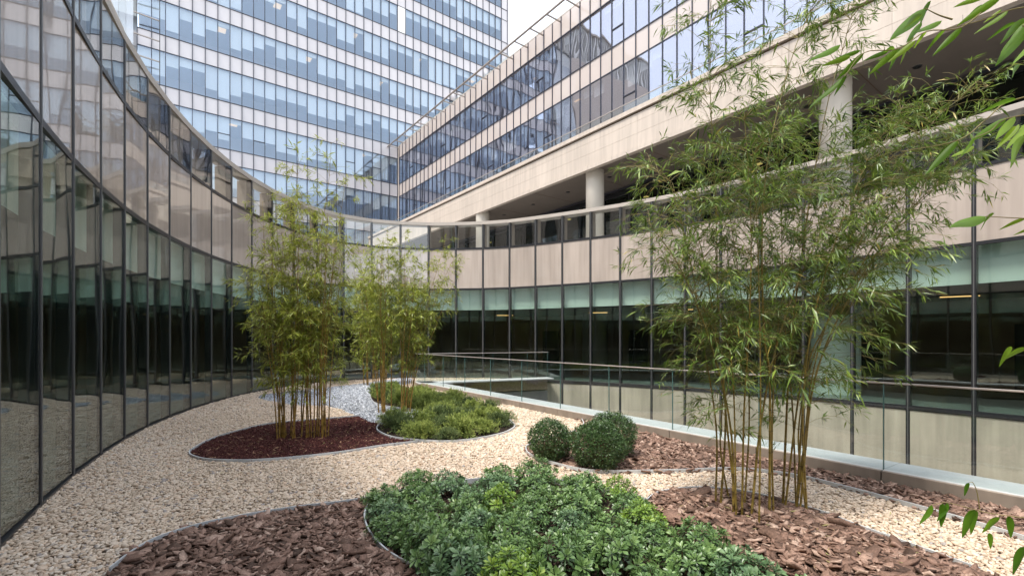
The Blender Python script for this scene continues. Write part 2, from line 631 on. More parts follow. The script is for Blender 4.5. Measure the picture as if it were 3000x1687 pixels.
# ------------------------------------------------------------------ curved glass pavilion around the garden
pav = empty('curved_glass_pavilion', (0, 0, 0), label='low curved pavilion of dark glass and beige panels wrapping the garden', cat='building')
Z0, Z1, Z2, Z3 = 0.04, 4.03, 5.85, 6.92
for i in range(NB):
    a, b = RING[i], RING[(i + 1) % NB]
    e = b - a
    L = float(np.linalg.norm(e))
    rz = math.atan2(e[1], e[0])
    out = np.array([-e[1], e[0]]) / L
    mid = (a + b) / 2

    def at(x, y, z):
        return (mid[0] + e[0] / L * x + out[0] * y, mid[1] + e[1] / L * x + out[1] * y, z)
    wp = L - 0.07
    saw = -0.018 if (a[0] < -3.0 and 1.0 < a[1] < 18.5) else 0.0     # the panes there are set like saw teeth
    tilt = random.gauss(0, 0.004) + saw
    piece('window_pane', pav, 'ring_glass', at(0, 0, (Z0 + Z1) / 2), (wp, 0.016, Z1 - Z0 - 0.07), rz + tilt)
    piece('spandrel_panel', pav, 'ring_spandrel', at(0, 0.02, (Z1 + Z2) / 2), (wp, 0.05, Z2 - Z1 - 0.07), rz + saw + random.gauss(0, 0.005))
    piece('parapet_pane', pav, 'parapet_glass', at(0, 0, (Z2 + Z3) / 2), (wp, 0.016, Z3 - Z2 - 0.06), rz + saw + random.gauss(0, 0.004))
    for z in (Z1, Z2):
        piece('transom', pav, 'frame_dark', at(0, 0.034, z), (wp, 0.12, 0.08), rz)
    piece('transom', pav, 'frame_dark', at(0, 0.03, 0.0), (wp, 0.12, 0.10), rz)
    piece('coping', pav, 'coping_metal', at(0, 0.195, 6.99), (L - 0.008, 0.45, 0.14), rz)
    z_low = -4.25 if (i in well_bays or (i - 1) % NB in well_bays) else -0.1
    # the mullion stands at joint a, turned half way between its two bays
    piece('mullion', pav, 'frame_dark', (a[0] + out[0] * 0.056, a[1] + out[1] * 0.056, (6.92 + z_low) / 2), (0.085, 0.16, 6.92 - z_low), rz)
    piece('mullion_cap', pav, 'frame_edge', (a[0] - out[0] * 0.028, a[1] - out[1] * 0.028, (6.9 + z_low) / 2), (0.022, 0.012, 6.9 - z_low), rz)
    piece('parapet_post', pav, 'post_brown', (a[0] + out[0] * 0.29, a[1] + out[1] * 0.29, 6.38), (0.05, 0.34, 1.06), rz)
    if i in well_bays:
        piece('spandrel_panel', pav, 'low_spandrel', at(0, 0.02, -1.0), (wp, 0.05, 1.86), rz + random.gauss(0, 0.004))
        piece('transom', pav, 'frame_dark', at(0, 0.03, -1.97), (wp, 0.12, 0.075), rz)
        piece('window_pane', pav, 'ring_glass', at(0, 0, -3.1), (wp, 0.016, 2.2), rz)
# inside the pavilion
strip('roof_deck', 0.10, 21.0, 5.70, 5.70, 'roof_felt', pav)
strip('inner_ceiling', 0.10, 0.26, 4.02, 4.02, 'inner_ceiling', pav)
strip('slab_edge', 0.06, 0.06, 4.0, 5.8, 'inner_dark', pav)
strip('bulkhead', 0.26, 0.26, 4.02, 3.10, 'bulkhead_white', pav)
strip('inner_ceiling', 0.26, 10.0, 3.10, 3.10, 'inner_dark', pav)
strip('inner_floor', 0.10, 10.0, 0.03, 0.03, 'inner_floor', pav)
strip('inner_wall', 6.5, 6.5, -0.2, 4.2, 'inner_wall', pav)
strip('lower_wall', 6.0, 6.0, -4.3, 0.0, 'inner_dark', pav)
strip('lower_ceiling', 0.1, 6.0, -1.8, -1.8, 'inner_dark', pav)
o2 = off_ring(1.17)
o5 = off_ring(4.6)
for i in range(NB):
    a, b = o2[i], o2[(i + 1) % NB]
    e = b - a; L = np.linalg.norm(e); rz = math.atan2(e[1], e[0])
    m_ = (a + b) / 2
    if a[1] > 9 and a[0] > -3 and i % 3 == 0:
        q = o5[i] + RNG.normal(0, 0.5, 2)
        piece('ceiling_lamp', pav, 'lamp_warm', (q[0], q[1], 3.08), (0.9 if i % 4 else 0.35, 0.12, 0.02), rz + 0.3)
o9 = off_ring(6.45)
for i in range(NB):
    if i % 3 == 1 and o9[i][1] > 8 and o9[i][0] > -4:
        a, b = o9[i], o9[(i + 1) % NB]
        rz = math.atan2(b[1] - a[1], b[0] - a[0])
        d_ = piece('door', pav, 'inner_door', (a[0], a[1], 1.15), (1.0, 0.06, 2.2), rz)
        piece('door_handle', d_, 'door_metal', (a[0] + 0.7 * math.cos(rz), a[1] + 0.7 * math.sin(rz), 1.3), (0.05, 0.12, 1.3), rz)

# ------------------------------------------------------------------ office block on the terrace and the tower
EB = np.array([0.6, -0.8])          # along the block, towards the camera
NBK = np.array([0.8, 0.6])          # into the block
ET = np.array([0.8, 0.6])           # along the tower, to the far end
NT = np.array([-0.6, 0.8])          # into the tower
D_BLOCK, D_TOWER = 20.5, 47.4
CORNER = NBK * D_BLOCK + NT * D_TOWER
RB, RT = math.atan2(EB[1], EB[0]), math.atan2(ET[1], ET[0])
WTOP, WH, FLR = 20.86, 2.73, 4.05

# --- block
block = empty('office_block', (*CORNER, 0), label='low office block with glass bands over a beige stone balcony on columns', cat='building')
BW = 0.833
NBAY = 60
for k in range(NBAY + 1):
    c = CORNER + EB * (0.28 + k * BW) - NBK * 0.02
    piece('mullion', block, 'tower_frame', (c[0] - CORNER[0], c[1] - CORNER[1], 16.8), (0.036, 0.07, 10.7), RB)


def bl(s, d, z):
    """block frame: s along from the corner, d out in front of the facade"""
    c = EB * s - NBK * d
    return (c[0], c[1], z)


open_sash = {2, 9, 17, 26, 33, 41, 49}
for k in range(NBAY):
    s = 0.28 + (k + 0.5) * BW
    wv = BW - 0.045
    for r in range(3):
        zt = WTOP - r * FLR
        zb = zt - WH
        p = piece('window_pane', block, 'block_glass', bl(s, 0, (zt + zb) / 2), (wv, 0.016, WH - 0.05), RB + random.gauss(0, 0.003))
        if (k * 3 + r * 5) % 8 == 1:
            zz = zb + 0.95
            piece('sash_bar', p, 'tower_frame', bl(s, 0.012, zz), (wv, 0.09, 0.055), RB)
        if random.random() < 0.55:
            h = random.choice((0.35, 0.5, 0.5, 0.75, 1.2))
            piece('blind', p, 'blind', bl(s, -0.28, zt - h / 2), (wv - 0.06, 0.02, h), RB)
        top = WTOP + 1.31 if r == 0 else zt + FLR - WH
        piece('spandrel_panel', block, 'block_spandrel', bl(s, -0.03, (zt + top) / 2), (wv, 0.05, top - zt - 0.05), RB + random.gauss(0, 0.003))
L_ = NBAY * BW
sm = 0.28 + L_ / 2
for r in range(3):
    zt = WTOP - r * FLR
    piece('transom', block, 'tower_frame', bl(sm, -0.01, zt), (L_, 0.10, 0.05), RB)
    piece('transom', block, 'tower_frame', bl(sm, -0.01, zt - WH), (L_, 0.10, 0.05), RB)
    piece('room_ceiling', block, 'block_room', bl(sm, -3.1, zt + 0.35), (L_, 6, 0.3), RB)
    if r < 2:
        piece('room_floor', block, 'block_room', bl(sm, -3.1, zt - WH - 0.25), (L_, 6, 0.3), RB)
    piece('room_wall', block, 'block_room', bl(sm, -6.0, zt - WH / 2), (L_, 0.2, WH + 1.0), RB)
    for k in range(4):
        piece('ceiling_lamp', block, 'lamp_office', bl(4.5 + k * 9.3 + r * 2.6, -1.0, zt + 0.185), (0.5, 0.16, 0.02), RB)
piece('roof_slab', block, 'coping_metal', bl(sm, -4.2, WTOP + 1.35), (L_, 8.4, 0.09), RB)
piece('corner_pilaster', block, 'stone', bl(0.13, -0.02, 16.8), (0.26, 0.16, 10.72), RB)
piece('roof_parapet_glass', block, 'rail_glass', bl(sm, -0.55, WTOP + 1.75), (L_, 0.016, 0.72), RB)
# roof rail on brackets
rail_s0, rail_s1 = -1.0, 44.0
piece('maintenance_rail', block, 'steel_rail', bl((rail_s0 + rail_s1) / 2, 1.2, 21.86), (rail_s1 - rail_s0, 0.09, 0.07), RB)
piece('maintenance_rail', block, 'steel_rail', bl((rail_s0 + rail_s1) / 2, 1.05, 21.93), (rail_s1 - rail_s0, 0.03, 0.03), RB)
for k in range(27):
    piece('rail_bracket', block, 'steel_rail', bl(0.3 + k * 1.66, 0.56, 21.86), (0.09, 1.2, 0.06), RB)

# balcony fascia
SET = D_BLOCK - 16.75
fs0, fs1 = 1.5, 52.0
nst = 17
wl = (fs1 - fs0) / nst
for k in range(nst):
    s = fs0 + (k + 0.5) * wl
    for (z0, z1) in ((10.17, 10.722), (10.73, 11.262), (11.27, 11.60)):
        piece('fascia_panel', block, 'stone', bl(s, SET - 0.1, (z0 + z1) / 2), (wl - 0.006, 0.2, z1 - z0), RB)
for k in range(nst * 2):
    s = fs0 + (k + 0.5) * wl / 2
    piece('fascia_coping', block, 'stone', bl(s, SET - 0.13, 11.78), (wl / 2 - 0.008, 0.42, 0.19), RB)
    piece('fascia_lip', block, 'stone', bl(s, SET - 0.09, 10.07), (wl / 2 - 0.008, 0.24, 0.19), RB)
piece('fascia_shadow_gap', block, 'brown_soffit', bl((fs0 + fs1) / 2, SET - 0.16, 11.64), (fs1 - fs0, 0.24, 0.075), RB)
piece('fascia_core', block, 'concrete', bl((fs0 + fs1) / 2, SET - 0.35, 10.8), (fs1 - fs0, 0.28, 1.4), RB)
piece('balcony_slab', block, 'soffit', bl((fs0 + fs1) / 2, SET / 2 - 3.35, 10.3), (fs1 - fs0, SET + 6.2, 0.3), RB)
for k in range(27):
    s = fs0 + (k + 0.5) * (fs1 - fs0) / 27
    piece('balcony_glass', block, 'rail_glass', bl(s, SET - 0.16, 12.1), ((fs1 - fs0) / 27 - 0.015, 0.016, 0.44), RB)
piece('balcony_rail', block, 'handrail', bl((fs0 + fs1) / 2, SET - 0.16, 12.33), (fs1 - fs0, 0.04, 0.025), RB)
for k in range(13):
    piece('soffit_joint', block, 'brown_soffit', bl(3 + k * 3.9, SET / 2 - 0.3, 10.147), (0.025, SET + 0.1, 0.008), RB)
# recessed glazing of the terrace storey
DG = -0.5
for k in range(24):
    s = fs0 + 6 + (k + 0.5) * 1.9
    piece('terrace_pane', block, 'terrace_glass', bl(s, DG, 7.9), (1.78, 0.02, 4.3), RB)
    piece('terrace_mullion', block, 'frame_dark', bl(s + 0.95, DG, 7.9), (0.12, 0.2, 4.3), RB)
piece('terrace_head', block, 'frame_dark', bl(30, DG, 9.98), (50, 0.22, 0.25), RB)
piece('terrace_room_wall', block, 'inner_wall', bl(30, DG - 5, 7.9), (50, 0.2, 4.4), RB)
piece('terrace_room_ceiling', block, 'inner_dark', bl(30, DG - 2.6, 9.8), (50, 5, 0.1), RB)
for k in range(12):
    piece('ceiling_lamp', block, 'lamp_warm', bl(9 + k * 3.1, DG - 0.9, 9.72), (0.22, 0.22, 0.03), RB)
disc = lathe('downlight', [(0.0, -0.03), (0.10, -0.03), (0.12, 0.0), (0.12, 0.02)], 'inner_door', 20)
for k in range(14):
    link('downlight', disc, block, bl(6 + k * 3.1, SET - 2.0, 10.15))
# round columns, running down through the pavilion
col_me = lathe('column', [(0.0, 0), (0.45, 0), (0.45, 4.18), (0.455, 4.2), (0.455, 4.4), (0.45, 4.45)], 'column_plaster', 40)
clad_me = lathe('column_cladding', [(0.68, 0), (0.68, 2.35), (0.66, 2.45), (0.58, 2.5), (0.3, 2.52)], 'column_clad', 40)
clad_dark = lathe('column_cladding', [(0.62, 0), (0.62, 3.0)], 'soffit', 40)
for n_, (u, T) in enumerate(((1414, 31.3), (1743, 23.7), (2447, 15.4))):
    x = (u - 1500) / F * T
    loc = (x - CORNER[0], T - CORNER[1], 5.71)
    cl_ = link('column', col_me, block, loc)
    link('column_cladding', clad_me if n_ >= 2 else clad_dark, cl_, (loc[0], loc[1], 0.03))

# --- tower
tower = empty('office_tower', (*CORNER, 0), label='tall office tower with blue ribbon windows between pale panel bands', cat='building')


def tw(s, d, z):
    c = ET * s - NT * d
    return (c[0], c[1], z)


TW = 0.9
# bay 0 starts at column u=485
a0 = (485 - 1500) / F
T0 = D_TOWER / (0.8 - 0.6 * a0)
s0 = float((np.array([a0 * T0, T0]) - CORNER) @ ET)
NTB = 38
ROWS = [WTOP + FLR * r for r in range(-2, 7)]
cells = []
for r, zt in enumerate(ROWS):
    for k in range(-2, NTB):
        cells.append((r, k))
# the panes that show largest come first
def cell_key(c):
    r, k = c
    s = s0 + (k + 0.5) * TW
    p = CORNER + ET * s
    z = ROWS[c[0]] - WH / 2
    u = 1500 + F * p[0] / p[1]; v = HOR - F * (z - EYE) / p[1]
    hidden = 0 if (-60 < v < 700 and not (u > 1170 and v > 429 - 0.795 * (u - 1167) + 25)) else 1
    return (hidden, p[1])
cells.sort(key=cell_key)
rest_p, rest_w, rest_b = [], [], []
sash = {(r, k) for r in range(9) for k in range(-2, NTB) if (k % 9 in (1, 4, 7)) and (r + k) % 3 == 0}
lit = {(r, k) for r, k in cells if (r in (4, 5, 6) and (k * 7 + r * 13) % 8 == 0) or (r == 6 and 3 < k < 16 and k % 2) or (r == 2 and k % 13 == 5)}
bands = {}
for n_, (r, k) in enumerate(cells):
    zt = ROWS[r]
    zb = zt - WH
    s = s0 + (k + 0.5) * TW
    wv = TW - 0.05
    last_bay = (k == NTB - 1)
    pane_c, pane_s = tw(s, 0, (zt + zb) / 2), (wv, 0.016, WH - 0.05)
    sp_c, sp_s = tw(s, -0.03, zt + (FLR - WH) / 2), (wv, 0.05, FLR - WH - 0.05)
    key = (r, k // 3)
    if key not in bands:
        bands[key] = random.choice((0.25, 0.42, 0.5, 0.5, 0.56, 0.62, 0.7, 0.88))
    drop = bands[key] * WH
    if random.random() < 0.22:
        drop *= random.choice((0.5, 1.25, 1.4))
    if (r, k) in lit: drop = 0.35
    drop = min(drop, WH - 0.1)
    b_c, b_s = tw(s, -0.22, zt - drop / 2), (wv - 0.03, 0.02, drop)
    rzz = RT + random.gauss(0, 0.002)
    if n_ < 300:
        if (r, k) == (6, 22):
            piece('window_pane', tower, 'white_panel', pane_c, (wv, 0.04, WH - 0.05), RT)
        elif last_bay:
            piece('window_pane', tower, 'tower_spandrel', pane_c, pane_s, RT)
        else:
            p = piece('window_pane', tower, 'tower_glass', pane_c, pane_s, rzz)
            piece('blind', p, 'blind', b_c, b_s, RT)
            if (r, k) in sash and r < 5:
                piece('sash_bar', p, 'tower_frame', tw(s, 0.012, zb + 1.25), (wv, 0.09, 0.05), RT)
            if (r, k) in lit:
                piece('ceiling_lamp', tower, 'lamp_office', tw(s, -1.7, zt + 0.185), (0.62, 0.8, 0.02), RT)
        piece('spandrel_panel', tower, 'tower_spandrel', sp_c, sp_s, rzz)
    else:
        rest_p.append((sp_c, sp_s, RT))
        rest_w.append((pane_c, pane_s, RT))
        rest_b.append((b_c, b_s, RT))
if rest_p:
    link('spandrel_panels_beyond', boxes_mesh('spandrel_panels_beyond', rest_p, 'tower_spandrel'), tower, kind='stuff')
    link('window_panes_beyond', boxes_mesh('window_panes_beyond', rest_w, 'tower_glass'), tower, kind='stuff')
    link('blinds_beyond', boxes_mesh('blinds_beyond', rest_b, 'blind'), tower, kind='stuff')
zlo, zhi = ROWS[0] - WH, ROWS[-1] + 1.4
for k in range(-2, NTB + 1):
    piece('mullion', tower, 'tower_frame', tw(s0 + k * TW, 0.01, (zlo + zhi) / 2), (0.045, 0.13, zhi - zlo), RT)
Lt = (NTB + 2) * TW
smt = s0 - 2 * TW + Lt / 2
for r, zt in enumerate(ROWS):
    piece('transom', tower, 'tower_frame', tw(smt, -0.005, zt), (Lt, 0.10, 0.05), RT)
    piece('transom', tower, 'tower_frame', tw(smt, -0.005, zt - WH), (Lt, 0.10, 0.05), RT)
    piece('room_ceiling', tower, 'room_ceiling', tw(smt, -2.6, zt + 0.35), (Lt, 5, 0.3), RT)
    piece('room_floor', tower, 'room_wall', tw(smt, -2.6, zt - WH - 0.25), (Lt, 5, 0.3), RT)
    piece('room_wall', tower, 'room_wall', tw(smt, -5.0, zt - WH / 2), (Lt, 0.2, WH + 1.0), RT)
piece('base_wall', tower, 'stone_wing', tw(smt, -0.4, zlo / 2 - 2.2), (Lt, 0.5, zlo + 4.3), RT)
piece('corner_edge', tower, 'tower_spandrel', tw(s0 + NTB * TW + 0.12, -0.1, (zlo + zhi) / 2), (0.24, 0.3, zhi - zlo), RT)
piece('side_wall', tower, 'tower_spandrel', tw(s0 + NTB * TW + 0.14, -9, (zlo + zhi) / 2), (0.2, 17.5, zhi - zlo), RT)
piece('roof_slab', tower, 'coping_metal', tw(smt, -9, zhi + 0.2), (Lt, 18, 0.3), RT)
# hanging cleaning rail with its brackets at the bay beside the stone wing
for k in range(9):
    zb = 17.2 + k * 1.62
    piece('cleaning_bracket', tower, 'steel_rail', tw(s0 - 1.2, 0.75, zb), (1.6, 0.10, 0.07), RT + 0.10)
piece('cleaning_rail', tower, 'frame_dark', tw(s0 - 0.38, 0.8, 23.4), (0.05, 0.05, 14.0), RT)

# --- stone wing at the tower's end, with a fritted glass bay and a louvred crown
wing = empty('stone_wing', (*CORNER, 0), label='beige stone wing with louvred crown and fritted glass bay beside the tower', cat='building')
sw0 = s0 - 2 * TW
for k in range(9):
    piece('fritted_pane', wing, 'frit_glass', tw(sw0 - 0.45 - k * 0.45, 0.10, 22), (0.44, 0.016, 34), RT + (0.25 if k % 2 else -0.18))
for r in range(9):
    zt = ROWS[r]
    piece('bay_panel', wing, 'tower_spandrel', tw(sw0 - 2.3, -0.5, zt + 0.65), (4.5, 0.06, 1.25), RT)
    piece('bay_blind', wing, 'blind', tw(sw0 - 2.3, -0.55, zt - WH * 0.3), (4.5, 0.04, WH * 0.6), RT)
piece('bay_wall', wing, 'room_wall', tw(sw0 - 2.3, -1.4, 24), (4.5, 0.2, 40), RT)
piece('wall', wing, 'stone_wing', tw(sw0 - 4.6 - 8.5, -4.0, 19), (17, 8, 44), RT)
piece('crown_core', wing, 'louvre_dark', tw(sw0 - 4.6 - 8.5, -4.2, 43.2), (16.8, 7.6, 4.4), RT)
piece('crown_core', wing, 'louvre_dark', tw(sw0 - 2.3, -4.2, 43.2), (4.6, 7.6, 4.4), RT)
for k in range(44):
    piece('crown_louvre', wing, 'louvre_light', tw(sw0 - 0.3 - k * 0.49, -0.25, 43.2), (0.16, 0.4, 4.3), RT)
piece('crown_coping', wing, 'coping_metal', tw(sw0 - 10.8, -4.0, 45.5), (21.8, 8.4, 0.25), RT)

# --- the wing that overhangs the pavilion on the other side of the garden
wingE = np.array([-22.8, 27.7])
ED = np.array([0.46, -0.89]); ED /= np.linalg.norm(ED)
EN = np.array([-ED[1], ED[0]]) * -1.0          # away from the garden
RE = math.atan2(ED[1], ED[0])
hang = empty('overhanging_wing', (*wingE, 0), label='stone wing with brown soffit overhanging the curved glass opposite the columns', cat='building')


def hw(s_, d, z):
    c = ED * s_ + EN * d
    return (c[0], c[1], z)


for k in range(15):
    for (z0, z1) in ((20.0, 20.2),):
        piece('fascia_panel', hang, 'stone', hw(-0.5 + (k + 0.5) * 2.8, 0.1, (z0 + z1) / 2), (2.79, 0.2, z1 - z0), RE)
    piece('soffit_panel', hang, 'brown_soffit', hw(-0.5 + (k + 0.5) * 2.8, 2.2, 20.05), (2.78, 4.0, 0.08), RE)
piece('roof', hang, 'roof_felt', hw(20.5, 4.3, 20.16), (42, 7.6, 0.12), RE)
for k in range(21):
    piece('wall_panel', hang, 'stone', hw(-0.5 + (k + 0.5) * 2.0, 4.0, 12.9), (1.25, 0.2, 14.2), RE)
    piece('window_pane', hang, 'terrace_glass', hw(-0.5 + (k + 1.0) * 2.0 , 4.05, 12.9), (0.74, 0.03, 14.2), RE)
piece('inner_wall', hang, 'inner_dark', hw(20.5, 5.5, 12.9), (42, 0.2, 14.2), RE)

# ------------------------------------------------------------------ glass balustrade and kerb round the well
bal = empty('glass_balustrade', (*WELL_A, 0), label='frameless glass balustrade with slim metal handrail around the light well', cat='balustrade')
kerb = empty('kerb', (*WELL_A, 0), kind='structure', label='brown stone kerb with pale capping under the glass balustrade', cat='kerb')
RF = math.atan2(WELL_D[1], WELL_D[0])


def rbox_mesh(name, sx, sy, sz, mat, bev=0.006):
    bm = bmesh.new()
    bmesh.ops.create_cube(bm, size=1.0)
    bmesh.ops.scale(bm, vec=(sx, sy, sz), verts=bm.verts)
    bmesh.ops.bevel(bm, geom=list(bm.edges), offset=bev, segments=2, affect='EDGES', profile=0.5)
    me = bpy.data.meshes.new(name)
    bm.to_mesh(me); bm.free()
    me.materials.append(MATS[mat])
    return me


def run(direction, nrm, s_start, s_end, first, step, rz):
    js = [s_start]
    s = first
    while s < s_end - 0.2:
        if s > s_start + 0.2: js.append(s)
        s += step
    js.append(s_end)
    for a, b in zip(js[:-1], js[1:]):
        m_ = (a + b) / 2
        c = direction * m_
        L = b - a
        link('kerb_stone', rbox_mesh('kerb_stone', L - 0.012, 0.10, 0.18, 'kerb_stone'), kerb, (*(c + nrm * 0.05), 0.08), (0, 0, rz))
        link('cap_stone', rbox_mesh('cap_stone', L - 0.008, 0.58, 0.05, 'kerb_cap'), kerb, (*(c + nrm * 0.335), 0.15), (0, 0, rz))
        gp = link('glass_panel', cube_data('rail_glass'), bal, (*(c + nrm * 0.09), 0.69), (0, 0, rz), (L - 0.014, 0.018, 1.05))
        link('glass_edge', cube_data('glass_edge'), gp, (*(direction * b + nrm * 0.09), 0.69), (0, 0, rz), (0.010, 0.019, 1.05))
    c = direction * (s_start + s_end) / 2
    link('handrail', rbox_mesh('handrail', s_end - s_start, 0.032, 0.02, 'handrail', 0.004), bal, (*(c + nrm * 0.09), 1.225), (0, 0, rz))


run(WELL_D, WELL_N, -0.12, tF - 0.1, 0.72, 1.535, RF)
BN = np.array([BACK_D[1], -BACK_D[0]])
run(BACK_D, BN, 0.02, tB - 0.05, 1.6, 1.535, math.atan2(BACK_D[1], BACK_D[0]))

# ------------------------------------------------------------------ planting beds
def gpoly(uv, per=6, closed=True):
    pts = [G(u, v)[:2] for u, v in uv]
    return smooth_closed(pts, per) if closed else smooth_open(pts, per)


line_shrub_bark = [(1236, 1690), (1156, 1648), (1109, 1609), (1078, 1566), (1068, 1523), (1084, 1486), (1117, 1466)]
shrub_top = [(1117, 1466), (1231, 1437), (1350, 1420), (1480, 1412), (1640, 1420), (1790, 1445), (1896, 1478)]
shrub_right = [(1896, 1478), (1975, 1535), (2060, 1600), (2270, 1692)]
bark_front = [(321, 1687), (391, 1632), (469, 1590), (587, 1552), (704, 1527), (861, 1501), (1000, 1484), (1117, 1466)]
bark_tree = [(1896, 1478), (1919, 1460), (1958, 1449), (2000, 1443), (2059, 1441), (2150, 1448), (2280, 1475), (2415, 1517), (2509, 1554), (2626, 1597), (2743, 1640), (2872, 1688)]

O = lambda l: smooth_open([G(u, v)[:2] for u, v in l], 8)
near = 2.3
shrub_left_c, shrub_top_c, shrub_right_c = O(line_shrub_bark), O(shrub_top), O(shrub_right)
poly_shrub = np.vstack([shrub_left_c, shrub_top_c[1:], shrub_right_c[1:], [[2.3, near], [-0.2, near]]])
bark_front_c = O(bark_front)
poly_barkA = np.vstack([[[-2.75, near]], bark_front_c, shrub_left_c[::-1][1:], [[-0.3, near]]])
bark_tree_c = O(bark_tree)
poly_barkB = np.vstack([bark_tree_c, [[4.1, near], [2.3, near]], shrub_right_c[::-1]])
strip_uv = [(1704, 1233), (1708, 1252), (1665, 1277), (1590, 1292), (1548, 1312), (1541, 1326), (1552, 1340), (1587, 1355), (1665, 1378), (1743, 1390),
            (1861, 1391), (2000, 1388), (2117, 1383), (2196, 1385), (2274, 1394), (2352, 1407), (2509, 1447), (2665, 1490), (2822, 1535), (3000, 1590), (3250, 1670)]
strip_c = O(strip_uv)
kA, kB = WELL_A + WELL_D * 16.9, WELL_A + WELL_D * 9.0
poly_barkC = np.vstack([strip_c, [kA - WELL_N * 0.01], [kB - WELL_N * 0.01]])
red_uv_low = [(1113, 1272), (1156, 1288), (1239, 1297)]
red_front = [(1239, 1297), (1117, 1312), (1000, 1331), (861, 1347), (743, 1355.5), (665, 1356), (600, 1352), (563, 1342), (555, 1333), (563, 1323), (606, 1298), (665, 1276), (782, 1247), (900, 1235), (1000, 1227), (1051, 1222)]
red_slate = [(1051, 1222), (1078, 1237), (1113, 1244)]
red_jun = [(1113, 1244), (1104, 1259), (1113, 1272), (1156, 1288), (1239, 1297)]
red_front_c, red_slate_c, red_jun_c = O(red_front), O(red_slate), O(red_jun)
poly_red = np.vstack([red_front_c, red_slate_c[1:], red_jun_c[1:-1]])
jun_front = [(1239, 1297), (1313, 1299), (1391, 1292), (1469, 1276), (1503, 1260), (1507, 1250), (1494, 1236), (1475, 1220), (1430, 1200), (1344, 1179), (1219, 1153), (1140, 1140), (1098, 1143), (1086, 1160)]
jun_slate = [(1086, 1160), (1088, 1173), (1100, 1184), (1140, 1195), (1203, 1202), (1249, 1216), (1268, 1226), (1255, 1238), (1225, 1243), (1172, 1242), (1113, 1244)]
jun_front_c, jun_slate_c = O(jun_front), O(jun_slate)
poly_jun = np.vstack([red_jun_c, jun_front_c[1:], jun_slate_c[1:-1]])
slate_low = [(1051, 1222), (1016, 1210), (985, 1198), (940, 1191), (880, 1190), (822, 1183), (770, 1172), (757, 1166), (775, 1158), (850, 1148), (946, 1139), (983, 1134), (1055, 1126), (1130, 1115), (1190, 1107)]
slate_right = [(1190, 1107), (1208, 1112), (1200, 1124), (1160, 1137), (1120, 1141), (1098, 1143), (1086, 1160)]
slate_low_c, slate_right_c = O(slate_low), O(slate_right)
poly_slate = np.vstack([slate_low_c, slate_right_c[1:], jun_slate_c[1:], red_slate_c[::-1][1:-1]])


def bed_sheet(name, poly, z, mat, label, hfun=None):
    """bed of soil, gently mounded: a gridded sheet cut to the outline"""
    me = poly_sheet(name, [tuple(p) for p in poly], z, mat)
    if hfun is not None:
        bm = bmesh.new(); bm.from_mesh(me)
        bmesh.ops.triangulate(bm, faces=bm.faces[:])
        for _ in range(3):
            long_e = [e for e in bm.edges if e.calc_length() > 0.22]
            if not long_e: break
            bmesh.ops.subdivide_edges(bm, edges=long_e, cuts=1)
            bmesh.ops.triangulate(bm, faces=bm.faces[:])
        for v in bm.verts:
            v.co.z = z + hfun(v.co.x, v.co.y)
        bm.to_mesh(me); bm.free()
    return link(name, me, kind='structure', label=label)


def edge_dist(poly):
    A = np.asarray(poly); B = np.roll(A, -1, 0)

    def f(x, y):
        p = np.array([x, y])
        d = B - A
        t = np.clip(((p - A) * d).sum(1) / ((d * d).sum(1) + 1e-9), 0, 1)
        q = A + d * t[:, None]
        return float(np.min(np.linalg.norm(q - p, axis=1)))
    return f


edB = edge_dist(poly_barkB)
edA = edge_dist(poly_barkA)
edS = edge_dist(poly_shrub)
edJ = edge_dist(poly_jun)
hA = lambda x, y: 0.05 * (1 - math.exp(-edA(x, y) / 0.35))
hB = lambda x, y: 0.11 * (1 - math.exp(-edB(x, y) / 0.45))
h0 = lambda x, y: 0.0
bed_sheet('bark_bed', poly_barkA, 0.008, 'bark_soil', 'soil under the coarse bark chips in the front bed', hA)
bed_sheet('bark_bed', poly_barkB, 0.010, 'bark_soil', 'mounded soil under the bark chips around the tall bamboo', hB)
bed_sheet('bark_bed', poly_barkC, 0.008, 'bark_soil', 'soil under the bark chips along the stone kerb')
bed_sheet('soil_bed', poly_shrub, 0.004, 'dark_soil', 'dark soil under the whorled green shrubs')
bed_sheet('soil_bed', poly_jun, 0.006, 'dark_soil', 'dark soil under the feathery junipers')
bed_sheet('mulch_bed', poly_red, 0.008, 'red_soil', 'dark red soil under the fine shredded mulch')
bed_sheet('slate_bed', poly_slate, 0.004, 'slate_soil', 'grey grit under the blue slate chippings')


def edging(curve, label, h=0.055, t=0.007):
    c = np.asarray(curve)
    tan = np.gradient(c, axis=0)
    tan /= np.linalg.norm(tan, axis=1)[:, None] + 1e-9
    nr = np.stack([-tan[:, 1], tan[:, 0]], 1) * t / 2
    n = len(c)
    V = []
    for p, q in zip(c, nr):
        V += [(p[0] + q[0], p[1] + q[1], -0.02), (p[0] + q[0], p[1] + q[1], h), (p[0] - q[0], p[1] - q[1], h), (p[0] - q[0], p[1] - q[1], -0.02)]
    Fc = []
    for i in range(n - 1):
        for k in range(4):
            Fc.append((i * 4 + k, i * 4 + (k + 1) % 4, (i + 1) * 4 + (k + 1) % 4, (i + 1) * 4 + k))
    Fc += [(0, 3, 2, 1), ((n - 1) * 4, (n - 1) * 4 + 1, (n - 1) * 4 + 2, (n - 1) * 4 + 3)]
    return link('garden_edging', mesh_data('garden_edging', V, Fc, 'edging_metal'), label=label, cat='edging')


